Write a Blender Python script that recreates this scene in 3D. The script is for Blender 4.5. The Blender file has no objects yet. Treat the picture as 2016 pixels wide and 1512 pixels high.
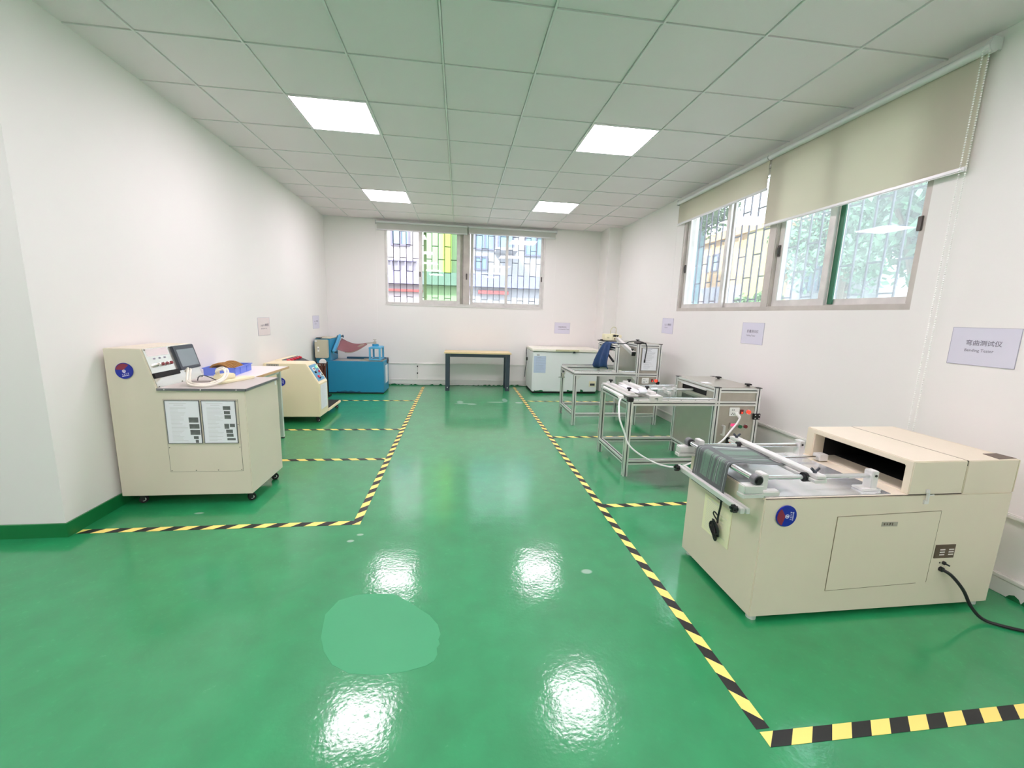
import bpy, bmesh, math, random
from mathutils import Vector, Matrix

random.seed(7)
scene = bpy.context.scene
COL = scene.collection

# ------------------------------------------------------------------ camera
CAM_H = 1.38
YAW, PITCH, ROLL = 0.130522, -0.168284, 0.032113
FPX = 806.9                                     # focal length in pixels of the 2016 wide frame
cy_, sy_ = math.cos(YAW), math.sin(YAW)
cp_, sp_ = math.cos(PITCH), math.sin(PITCH)
fwd = Vector((sy_*cp_, cy_*cp_, sp_))
rgt = Vector((cy_, -sy_, 0))
upv = rgt.cross(fwd)
r2 = rgt*math.cos(ROLL) + upv*math.sin(ROLL)
u2 = -rgt*math.sin(ROLL) + upv*math.cos(ROLL)
cam_data = bpy.data.cameras.new('camera')
cam = bpy.data.objects.new('camera', cam_data)
COL.objects.link(cam)
M = Matrix((r2, u2, -fwd)).transposed().to_4x4()
M.translation = Vector((0, 0, CAM_H))
cam.matrix_world = M
cam_data.sensor_fit = 'HORIZONTAL'
cam_data.sensor_width = 36.0
cam_data.lens = FPX/2016*36.0
cam_data.clip_start = 0.02
cam_data.clip_end = 300
scene.camera = cam

# ------------------------------------------------------------------ world, sun, exposure
SKY = 6.0
SUN = 13.0
LAMP = 27.5
scene.view_settings.view_transform = 'Standard'
scene.view_settings.look = 'None'
scene.view_settings.gamma = 1.0
scene.view_settings.use_curve_mapping = False
scene.view_settings.exposure = 0.0
world = bpy.data.worlds.new('World')
scene.world = world
world.use_nodes = True
bg = world.node_tree.nodes.get('Background') or world.node_tree.nodes.new('ShaderNodeBackground')
bg.inputs['Color'].default_value = (0.97, 0.95, 1.0, 1)
bg.inputs['Strength'].default_value = SKY
sun_data = bpy.data.lights.new('sun', 'SUN')
sun_data.energy = SUN
sun_data.angle = math.radians(2.0)
sun_data.color = (1.0, 0.96, 0.9)
sun = bpy.data.objects.new('sun', sun_data)
COL.objects.link(sun)
sun.rotation_euler = Vector((0.55, 0.6, -0.75)).to_track_quat('-Z', 'Y').to_euler()
scene.cycles.max_bounces = 10
scene.cycles.diffuse_bounces = 6
scene.cycles.transparent_max_bounces = 16

# ------------------------------------------------------------------ helpers: colour and materials
def S(r, g, b):
    def f(v):
        v /= 255.0
        return v/12.92 if v <= 0.04045 else ((v+0.055)/1.055)**2.4
    return (f(r), f(g), f(b))

def mat(name, col, rough=0.5, metal=0.0, var=0.06, scale=6.0, bump=0.0, bscale=80.0, spec=0.5, emit=None, estr=0.0, alpha=1.0, coat=0.0):
    m = bpy.data.materials.new(name)
    m.use_nodes = True
    nt = m.node_tree
    p = nt.nodes['Principled BSDF']
    p.inputs['Roughness'].default_value = rough
    p.inputs['Metallic'].default_value = metal
    p.inputs['Specular IOR Level'].default_value = spec
    p.inputs['Coat Weight'].default_value = coat
    tc = nt.nodes.new('ShaderNodeTexCoord')
    nz = nt.nodes.new('ShaderNodeTexNoise')
    nz.inputs['Scale'].default_value = scale
    nz.inputs['Detail'].default_value = 4
    nt.links.new(tc.outputs['Object'], nz.inputs['Vector'])
    mx = nt.nodes.new('ShaderNodeMix'); mx.data_type = 'RGBA'
    a = tuple(max(0, c*(1-var)) for c in col)+(1,)
    b = tuple(min(1, c*(1+var)) for c in col)+(1,)
    mx.inputs[6].default_value = a; mx.inputs[7].default_value = b
    nt.links.new(nz.outputs['Fac'], mx.inputs[0])
    nt.links.new(mx.outputs[2], p.inputs['Base Color'])
    if bump:
        bz = nt.nodes.new('ShaderNodeTexNoise'); bz.inputs['Scale'].default_value = bscale
        nt.links.new(tc.outputs['Object'], bz.inputs['Vector'])
        bp = nt.nodes.new('ShaderNodeBump'); bp.inputs['Strength'].default_value = bump
        bp.inputs['Distance'].default_value = 0.002
        nt.links.new(bz.outputs['Fac'], bp.inputs['Height'])
        nt.links.new(bp.outputs['Normal'], p.inputs['Normal'])
    if emit:
        p.inputs['Emission Color'].default_value = emit+(1,)
        p.inputs['Emission Strength'].default_value = estr
    return m

def N(nt, t, **kw):
    n = nt.nodes.new(t)
    for k, v in kw.items():
        if k in n.inputs: n.inputs[k].default_value = v
        else: setattr(n, k, v)
    return n

# ------------------------------------------------------------------ helpers: meshes and objects
WL = {}                                            # object -> world location

def wloc(o):
    return WL[o.name] if o else Vector((0, 0, 0))

class MB:
    def __init__(s):
        s.v = []; s.f = []; s.uv = {}; s.dark = set()
    def add(s, vs, fs):
        k = len(s.v)
        s.v += [Vector(a) for a in vs]
        s.f += [tuple(i+k for i in f) for f in fs]
        return s
    def box(s, x0, x1, y0, y1, z0, z1):
        if x0 > x1: x0, x1 = x1, x0
        if y0 > y1: y0, y1 = y1, y0
        if z0 > z1: z0, z1 = z1, z0
        return s.add([(x0,y0,z0),(x1,y0,z0),(x1,y1,z0),(x0,y1,z0),(x0,y0,z1),(x1,y0,z1),(x1,y1,z1),(x0,y1,z1)],
                     [(0,3,2,1),(4,5,6,7),(0,1,5,4),(1,2,6,5),(2,3,7,6),(3,0,4,7)])
    def obox(s, c, size, ax, ay, az):
        c = Vector(c); ax, ay, az = (Vector(a).normalized() for a in (ax, ay, az))
        hx, hy, hz = (d/2 for d in size)
        vs = [c+ax*(hx*i)+ay*(hy*j)+az*(hz*k) for k in (-1,1) for (i,j) in ((-1,-1),(1,-1),(1,1),(-1,1))]
        return s.add(vs, [(0,3,2,1),(4,5,6,7),(0,1,5,4),(1,2,6,5),(2,3,7,6),(3,0,4,7)])
    def prism(s, pts, axis, a0, a1):
        n = len(pts)
        def w(p, a):
            return {'x': (a, p[0], p[1]), 'y': (p[0], a, p[1]), 'z': (p[0], p[1], a)}[axis]
        vs = [w(p, a0) for p in pts]+[w(p, a1) for p in pts]
        fs = [tuple(range(n)), tuple(range(2*n-1, n-1, -1))]
        for i in range(n):
            j = (i+1) % n
            fs.append((i, i+n, j+n, j))
        return s.add(vs, fs)
    def cyl(s, p0, p1, r, n=16, r1=None):
        p0, p1 = Vector(p0), Vector(p1)
        r1 = r if r1 is None else r1
        d = (p1-p0).normalized()
        a = d.orthogonal().normalized(); b = d.cross(a)
        vs = []
        for p, rr in ((p0, r), (p1, r1)):
            for i in range(n):
                t = 2*math.pi*i/n
                vs.append(p+a*(rr*math.cos(t))+b*(rr*math.sin(t)))
        fs = [tuple(range(n-1, -1, -1)), tuple(range(n, 2*n))]
        for i in range(n):
            j = (i+1) % n
            fs.append((i, j, j+n, i+n))
        return s.add(vs, fs)
    def ring(s, c, nrm, r_out, r_in, t, n=28):
        c = Vector(c); d = Vector(nrm).normalized(); a = d.orthogonal().normalized(); b = d.cross(a)
        vs = []
        for (r, h) in ((r_out,0),(r_out,t),(r_in,t),(r_in,0)):
            for i in range(n):
                q = 2*math.pi*i/n
                vs.append(c+a*(r*math.cos(q))+b*(r*math.sin(q))+d*h)
        fs = []
        for k in range(4):
            k2 = (k+1) % 4
            for i in range(n):
                j = (i+1) % n
                fs.append((k*n+i, k*n+j, k2*n+j, k2*n+i))
        return s.add(vs, fs)
    def tube(s, pts, r, n=8, sub=0):
        P = [Vector(p) for p in pts]
        if sub: P = smooth(P, sub)
        m = len(P); vs = []; fs = []
        t = (P[1]-P[0]).normalized(); a = t.orthogonal().normalized()
        for i, p in enumerate(P):
            if i == 0: t = P[1]-P[0]
            elif i == m-1: t = P[-1]-P[-2]
            else: t = P[i+1]-P[i-1]
            t = t.normalized()
            a = (a-t*a.dot(t)).normalized(); b = t.cross(a)
            rr = r[i] if isinstance(r, (list, tuple)) else r
            for k in range(n):
                q = 2*math.pi*k/n
                vs.append(p+a*(rr*math.cos(q))+b*(rr*math.sin(q)))
        for i in range(m-1):
            for k in range(n):
                k2 = (k+1) % n
                fs.append((i*n+k, i*n+k2, (i+1)*n+k2, (i+1)*n+k))
        fs.append(tuple(range(n-1, -1, -1))); fs.append(tuple(range((m-1)*n, m*n)))
        return s.add(vs, fs)
    def sphere(s, c, r, n=10, m=6, sc=(1,1,1)):
        c = Vector(c); vs = [c+Vector((0,0,r*sc[2]))]
        for j in range(1, m):
            ph = math.pi*j/m
            for i in range(n):
                t = 2*math.pi*i/n
                vs.append(c+Vector((r*sc[0]*math.sin(ph)*math.cos(t), r*sc[1]*math.sin(ph)*math.sin(t), r*sc[2]*math.cos(ph))))
        vs.append(c-Vector((0,0,r*sc[2])))
        fs = [(0, 1+i, 1+(i+1) % n) for i in range(n)]
        for j in range(m-2):
            for i in range(n):
                i2 = (i+1) % n
                fs.append((1+j*n+i, 1+(j+1)*n+i, 1+(j+1)*n+i2, 1+j*n+i2))
        L = len(vs)-1
        fs += [(L, 1+(m-2)*n+(i+1) % n, 1+(m-2)*n+i) for i in range(n)]
        return s.add(vs, fs)
    def sheet(s, rows, uvs=None):
        k = len(s.v); nr = len(rows); nc = len(rows[0])
        for r in rows: s.v += [Vector(p) for p in r]
        for i in range(nr-1):
            for j in range(nc-1):
                f = (k+i*nc+j, k+i*nc+j+1, k+(i+1)*nc+j+1, k+(i+1)*nc+j)
                if uvs is not None: s.uv[len(s.f)] = [uvs[i][j], uvs[i][j+1], uvs[i+1][j+1], uvs[i+1][j]]
                s.f.append(f)
        return s
    def mesh(s, name, bevel=0, seg=2, smooth_=False, normals=True):
        c = Vector([(min(v[i] for v in s.v)+max(v[i] for v in s.v))/2 for i in range(3)])
        me = bpy.data.meshes.new(name)
        me.from_pydata([v-c for v in s.v], [], s.f)
        if s.uv:
            ul = me.uv_layers.new(name='UVMap')
            for p in me.polygons:
                if p.index in s.uv:
                    for li, uv in zip(p.loop_indices, s.uv[p.index]): ul.data[li].uv = uv
        if bevel or normals:
            bm = bmesh.new(); bm.from_mesh(me)
            if normals: bmesh.ops.recalc_face_normals(bm, faces=bm.faces)
            if bevel:
                es = [e for e in bm.edges if len(e.link_faces) == 2 and e.calc_face_angle(0) > 0.6]
                bmesh.ops.bevel(bm, geom=es, offset=bevel, segments=seg, affect='EDGES', clamp_overlap=True)
            bm.to_mesh(me); bm.free()
        if smooth_:
            for p in me.polygons: p.use_smooth = True
            try: me.set_sharp_from_angle(angle=math.radians(40))
            except Exception: pass
        me.update()
        return me, c
    def build(s, name, m, parent=None, bevel=0, seg=2, smooth_=False, label=None, solid=0, normals=True):
        me, c = s.mesh(name, bevel, seg, smooth_, normals)
        me.materials.append(m)
        if s.dark:
            me.materials.append(SLOT_SHADE)
            for i in s.dark: me.polygons[i].material_index = 1
        o = bpy.data.objects.new(name, me)
        COL.objects.link(o)
        if parent:
            o.parent = parent
        o.location = c-wloc(parent)
        WL[o.name] = c
        if label: o['label'] = label
        if solid:
            md = o.modifiers.new('solid', 'SOLIDIFY'); md.thickness = solid; md.offset = 0
        return o

def smooth(P, sub):
    out = []
    n = len(P)
    for i in range(n-1):
        p0 = P[max(0,i-1)]; p1 = P[i]; p2 = P[i+1]; p3 = P[min(n-1,i+2)]
        for k in range(sub):
            t = k/sub
            out.append(0.5*((2*p1)+(p2-p0)*t+(2*p0-5*p1+4*p2-p3)*t*t+(3*p1-p0-3*p2+p3)*t**3))
    out.append(P[-1])
    return out

def B(*a):
    return MB().box(*a)

def thing(name, label, cat, loc, group=None, kind=None):
    o = bpy.data.objects.new(name, None)
    COL.objects.link(o)
    o.location = loc
    o.empty_display_size = 0.1
    WL[o.name] = Vector(loc)
    if label: o['label'] = label
    if cat: o['category'] = cat
    if group: o['group'] = group
    if kind: o['kind'] = kind
    return o

def tag(o, label, cat, group=None):
    o['label'] = label; o['category'] = cat
    if group: o['group'] = group
    return o

def struct(o):
    o['kind'] = 'structure'
    return o

def inst(name, me, loc, parent):
    o = bpy.data.objects.new(name, me)
    COL.objects.link(o)
    o.parent = parent
    o.location = Vector(loc)-wloc(parent)
    WL[o.name] = Vector(loc)
    return o

def text(body, size, m, parent, org, ux, uy, name='lettering', align='CENTER', weight=0.0):
    cu = bpy.data.curves.new(name, 'FONT')
    cu.body = body; cu.size = size; cu.align_x = align; cu.align_y = 'CENTER'
    cu.offset = weight
    cu.resolution_u = 3
    t = bpy.data.objects.new('tmp_text', cu)
    COL.objects.link(t)
    dg = bpy.context.evaluated_depsgraph_get()
    me = bpy.data.meshes.new_from_object(t.evaluated_get(dg))
    bpy.data.objects.remove(t); bpy.data.curves.remove(cu)
    if not me.vertices: return None
    org, ux, uy = Vector(org), Vector(ux), Vector(uy)
    b = MB()
    b.v = [org+ux*v.co.x+uy*v.co.y for v in me.vertices]
    b.f = [tuple(p.vertices) for p in me.polygons]
    bpy.data.meshes.remove(me)
    return b.build(name, m, parent, normals=False)

def alu(b, p0, p1, w=0.042, g=0.010, d=0.011):
    """slotted aluminium profile between two points along one axis"""
    p0, p1 = Vector(p0), Vector(p1)
    dv = p1-p0
    ax = max(range(3), key=lambda i: abs(dv[i]))
    h = w/2; s_ = g/2; q = h-d
    pts = [(-h,-h),(-s_,-h),(-s_,-q),(s_,-q),(s_,-h),(h,-h),(h,-s_),(q,-s_),(q,s_),(h,s_),(h,h),(s_,h),(s_,q),(-s_,q),(-s_,h),(-h,h),(-h,s_),(-q,s_),(-q,-s_),(-h,-s_)]
    o = [i for i in range(3) if i != ax]
    pts = [(x+p0[o[0]], y+p0[o[1]]) for x, y in pts]
    k = len(b.f)+2
    b.prism(pts, 'xyz'[ax], p0[ax], p1[ax])
    b.dark |= {k+i for i in (1, 2, 3, 6, 7, 8, 11, 12, 13, 16, 17, 18)}
    return b

# ------------------------------------------------------------------ materials
WHITE_WALL = mat('wall_paint', S(237, 235, 231), 0.75, var=0.015, scale=2.2, bump=0.12, bscale=45)
TILE = mat('ceiling_tile', S(236, 225, 228), 0.6, var=0.02, scale=3, bump=0.25, bscale=60)
TBAR = mat('grid_bar', S(232, 228, 228), 0.4, metal=0.1)
PLENUM = mat('plenum_dark', S(60, 64, 60), 0.9)
GREEN_PAINT = mat('green_skirting', S(20, 118, 62), 0.35, var=0.15, scale=9)
CHIP = mat('green_chip', S(28, 105, 62), 0.5, var=0.3, scale=20)
SKIRT = mat('skirting_white', S(225, 224, 219), 0.6, var=0.06, scale=7, bump=0.2)
TRUNK = mat('trunking_white', S(232, 231, 226), 0.45, var=0.03)
BEIGE = mat('beige_coat', S(228, 219, 197), 0.5, var=0.03, scale=5, bump=0.10, bscale=260)
BEIGE2 = mat('beige_coat_grey', S(224, 216, 196), 0.5, var=0.035, scale=4, bump=0.10, bscale=260)
BEIGE3 = mat('cream_coat', S(244, 231, 196), 0.45, var=0.03, scale=5, bump=0.08, bscale=260)
SEAM = mat('seam_dark', S(70, 64, 54), 0.7)
SEAML = mat('seam_olive', S(128, 118, 88), 0.7)
GREYTOP = mat('grey_laminate', S(196, 190, 184), 0.4, var=0.03)
EDGE_GREY = mat('grey_edge', S(112, 114, 116), 0.4)
WOODEDGE = mat('wood_edge', S(205, 172, 130), 0.5, var=0.12, scale=14)
WHITETOP = mat('white_laminate', S(240, 234, 230), 0.35, var=0.02)
STEELW = mat('polished_steel', S(226, 224, 212), 0.18, metal=0.75, var=0.05, scale=5)
STEEL = mat('brushed_steel', S(196, 192, 182), 0.32, metal=0.85, var=0.07, scale=9, bump=0.08, bscale=150)
STEELD = mat('stained_steel', S(188, 182, 170), 0.35, metal=0.6, var=0.14, scale=14)
ALU = mat('aluminium', S(236, 238, 234), 0.35, metal=0.6, var=0.04)
ALUW = mat('white_aluminium', S(228, 228, 224), 0.4, metal=0.35, var=0.04)
SLOT_SHADE = mat('profile_slot_shade', S(104, 108, 106), 0.6)  # darker grey paints the shade inside the profile grooves
CHROME = mat('chrome', S(225, 226, 228), 0.1, metal=1.0, var=0.02)
BLACK = mat('black_plastic', S(22, 22, 24), 0.45, var=0.15)
BLACKD = mat('black_rubber', S(16, 16, 16), 0.7, var=0.1)
SCREWM = mat('screw_metal', S(110, 106, 92), 0.4, metal=0.7)
SCREEN_F = mat('screen_frame', S(62, 68, 76), 0.4)
SCREEN = mat('screen_glass', S(128, 140, 142), 0.12, var=0.08)
PAPER = mat('paper_white', S(238, 240, 244), 0.6, var=0.01)
PAPER_L = mat('paper_lavender', S(216, 215, 228), 0.55, var=0.012, scale=3)
PAPER_P = mat('paper_pinkish', S(228, 218, 216), 0.55, var=0.012, scale=3)
PAPER_Y = mat('paper_yellow', S(246, 244, 206), 0.6, var=0.02)
PAPER_B = mat('paper_blue', S(188, 204, 226), 0.5, var=0.01)
PAPER_EDGE = mat('paper_edge', S(176, 174, 190), 0.6)
INK = mat('ink_grey', S(128, 124, 140), 0.7, var=0.05)
INKD = mat('ink_dark', S(70, 72, 74), 0.7, var=0.2, scale=60)
INKT = mat('ink_text', S(206, 207, 206), 0.7)
PHOTO = mat('print_photo', S(104, 108, 106), 0.6, var=0.7, scale=40)
TAGBLUE = mat('tag_blue', S(18, 40, 160), 0.3, var=0.05)
TAGRED = mat('tag_red', S(138, 40, 66), 0.4, var=0.15, scale=40)
TAGWHITE = mat('tag_white', S(232, 230, 248), 0.4)
TRAYBLUE = mat('tray_blue', S(108, 134, 228), 0.4, var=0.04)
BROWN = mat('brown_rope', S(166, 122, 62), 0.7, var=0.2, scale=30, bump=0.4, bscale=90)
CABLEW = mat('cable_white', S(232, 228, 214), 0.5, var=0.05, scale=30, bump=0.3, bscale=120)
CORDW = mat('cord_white', S(244, 244, 242), 0.4, var=0.01)
BLUE = mat('machine_blue', S(38, 140, 180), 0.4, var=0.06, scale=3, bump=0.08, bscale=120)
BLUEL = mat('machine_blue_light', S(88, 172, 212), 0.4, var=0.05, scale=5)
BLUED = mat('machine_blue_dark', S(30, 92, 118), 0.5)
ELBOX = mat('electric_box_grey', S(196, 190, 166), 0.5, var=0.02)
PANELBLUE = mat('panel_blue', S(104, 160, 196), 0.4, var=0.05, scale=18)
RED = mat('red_plastic', S(222, 48, 70), 0.3, var=0.1)
REDLIT = mat('red_lamp', S(255, 70, 50), 0.3, emit=(1.0, 0.10, 0.06), estr=0.6)
PINKLED = mat('led_display', S(255, 70, 130), 0.3, emit=(1.0, 0.08, 0.25), estr=0.6)
GREENB = mat('green_button', S(40, 110, 74), 0.3)
GREENLIT = mat('green_lamp', S(150, 255, 170), 0.3, emit=(0.3, 1.0, 0.4), estr=0.8)
DARKRED = mat('dark_red_button', S(132, 54, 56), 0.25)
LEATHER = mat('leather_brown', S(130, 84, 88), 0.6, var=0.12, scale=16, bump=0.3, bscale=60)
LEATHER_D = mat('leather_dark', S(104, 62, 48), 0.55, var=0.35, scale=14, bump=0.3, bscale=60)
LEATHER_BACK = mat('leather_back', S(150, 140, 122), 0.8, var=0.1)
FREEZER = mat('freezer_white', S(232, 238, 236), 0.35, var=0.015, scale=3)
FREEZER_LID = mat('freezer_lid', S(238, 236, 222), 0.4, var=0.02)
LIDGREY = mat('lid_handle', S(200, 196, 160), 0.5)
SLATE = mat('table_slate', S(52, 66, 76), 0.45, var=0.05)
PINE = mat('pine_board', S(226, 206, 160), 0.5, var=0.12, scale=8)
JEANS = mat('denim', S(34, 66, 112), 0.85, var=0.5, scale=16, bump=0.4, bscale=140)
PLATE = mat('machine_plate', S(236, 240, 242), 0.2, metal=0.7, var=0.1, scale=5)
CREAM = mat('cream_plastic', S(240, 234, 200), 0.45, var=0.02)
BRONZE = mat('bronze_plate', S(92, 74, 58), 0.45, var=0.2, scale=30)
SOCKWHITE = mat('socket_white', S(246, 246, 242), 0.35, var=0.01)
BLINDF = mat('blind_fabric', S(224, 220, 204), 0.8, var=0.02, scale=4, bump=0.15, bscale=240)
def translucent(m, f):
    nt = m.node_tree; p = nt.nodes['Principled BSDF']; out = nt.nodes['Material Output']
    t = nt.nodes.new('ShaderNodeBsdfTranslucent'); mx = nt.nodes.new('ShaderNodeMixShader'); mx.inputs[0].default_value = f
    src = p.inputs['Base Color'].links[0].from_socket
    nt.links.new(src, t.inputs['Color'])
    nt.links.new(p.outputs[0], mx.inputs[1]); nt.links.new(t.outputs[0], mx.inputs[2]); nt.links.new(mx.outputs[0], out.inputs['Surface'])
translucent(BLINDF, 0.42)
BLINDG = mat('blind_fabric_grey', S(196, 197, 190), 0.8, var=0.03, scale=4)
BLINDR = mat('blind_rail', S(226, 226, 226), 0.35, metal=0.2)
WFRAME = mat('window_frame', S(214, 212, 207), 0.45, metal=0.25, var=0.22, scale=9)
WFRAME2 = mat('window_frame_grimy', S(196, 190, 182), 0.5, metal=0.15, var=0.25, scale=7)
WGREEN = mat('window_green_edge', S(52, 112, 84), 0.4, var=0.1)
WHANDLE = mat('window_latch', S(92, 88, 84), 0.4, metal=0.6)
GRILLE = mat('grille_steel', S(80, 76, 92), 0.5, metal=0.1, var=0.15)
CONCRETE = mat('yard_concrete', S(140, 138, 134), 0.9, var=0.08, scale=1.2)
B_WHITE = mat('facade_white', S(164, 164, 170), 0.8, var=0.05, scale=1.5)
B_LAV = mat('facade_lavender', S(120, 120, 150), 0.8, var=0.04)
B_YEL = mat('facade_yellow', S(186, 180, 118), 0.8, var=0.06)
B_ORANGE = mat('facade_orange', S(190, 158, 116), 0.8, var=0.08)
B_CYAN = mat('facade_cyan', S(120, 148, 154), 0.8, var=0.05)
B_GLASS = mat('facade_glass', S(104, 138, 160), 0.15, var=0.1)
B_FRAME = mat('facade_frame', S(92, 92, 112), 0.6)
B_RED = mat('facade_red', S(150, 66, 66), 0.6)
LEAF = mat('leaf_green', S(96, 128, 84), 0.7, var=0.35, scale=3)
LEAF2 = mat('leaf_green_blue', S(88, 126, 98), 0.7, var=0.35, scale=3)
BARK = mat('bark', S(110, 96, 80), 0.9, var=0.2, scale=10)

def glass(name, tint, haze=0.0):
    m = bpy.data.materials.new(name); m.use_nodes = True
    nt = m.node_tree; nt.nodes.clear()
    out = N(nt, 'ShaderNodeOutputMaterial')
    tr = N(nt, 'ShaderNodeBsdfTransparent'); tr.inputs['Color'].default_value = tint+(1,)
    gl = N(nt, 'ShaderNodeBsdfGlossy'); gl.inputs['Roughness'].default_value = 0.02
    geo = N(nt, 'ShaderNodeNewGeometry')
    dt = N(nt, 'ShaderNodeVectorMath', operation='DOT_PRODUCT'); nt.links.new(geo.outputs['Normal'], dt.inputs[0]); nt.links.new(geo.outputs['Incoming'], dt.inputs[1])
    ab = N(nt, 'ShaderNodeMath', operation='ABSOLUTE'); nt.links.new(dt.outputs['Value'], ab.inputs[0])
    om = N(nt, 'ShaderNodeMath', operation='SUBTRACT'); om.inputs[0].default_value = 1.0; nt.links.new(ab.outputs[0], om.inputs[1])
    pw_ = N(nt, 'ShaderNodeMath', operation='POWER'); pw_.inputs[1].default_value = 5.0; nt.links.new(om.outputs[0], pw_.inputs[0])
    fr = N(nt, 'ShaderNodeMath', operation='MULTIPLY_ADD'); fr.inputs[1].default_value = 0.96; fr.inputs[2].default_value = 0.04; nt.links.new(pw_.outputs[0], fr.inputs[0])
    mx = N(nt, 'ShaderNodeMixShader')
    nt.links.new(fr.outputs[0], mx.inputs[0]); nt.links.new(tr.outputs[0], mx.inputs[1]); nt.links.new(gl.outputs[0], mx.inputs[2])
    if haze:
        td = N(nt, 'ShaderNodeBsdfTranslucent'); td.inputs['Color'].default_value = (0.92, 0.96, 0.97, 1)  # pale translucent haze mixed into the pane, veiling the view
        m2 = N(nt, 'ShaderNodeMixShader'); m2.inputs[0].default_value = haze
        nz = N(nt, 'ShaderNodeTexNoise', Scale=5.0, Detail=5.0); mr = N(nt, 'ShaderNodeMapRange')
        mr.inputs['To Min'].default_value = haze*.5; mr.inputs['To Max'].default_value = haze*1.5
        nt.links.new(nz.outputs['Fac'], mr.inputs['Value']); nt.links.new(mr.outputs[0], m2.inputs[0])
        nt.links.new(mx.outputs[0], m2.inputs[1]); nt.links.new(td.outputs[0], m2.inputs[2])
        nt.links.new(m2.outputs[0], out.inputs[0])
    else:
        nt.links.new(mx.outputs[0], out.inputs[0])
    return m
GL_CLEAR = glass('glass_pale_blue', (0.90, 0.965, 0.985), 0.06)
GL_GREEN = glass('glass_green', (0.84, 0.965, 0.82))
GL_BLUE = glass('glass_hazy_blue', (0.84, 0.95, 0.965), 0.13)
GL_PLATE = glass('acrylic_sheet', (0.86, 0.93, 0.92))

def emission(name, col, strength):
    m = bpy.data.materials.new(name); m.use_nodes = True
    nt = m.node_tree; nt.nodes.clear()
    out = N(nt, 'ShaderNodeOutputMaterial'); e = N(nt, 'ShaderNodeEmission')
    e.inputs['Color'].default_value = col+(1,); e.inputs['Strength'].default_value = strength
    nt.links.new(e.outputs[0], out.inputs[0])
    return m
LAMPM = emission('led_panel_light', (1.0, 0.845, 0.955), LAMP)

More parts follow.
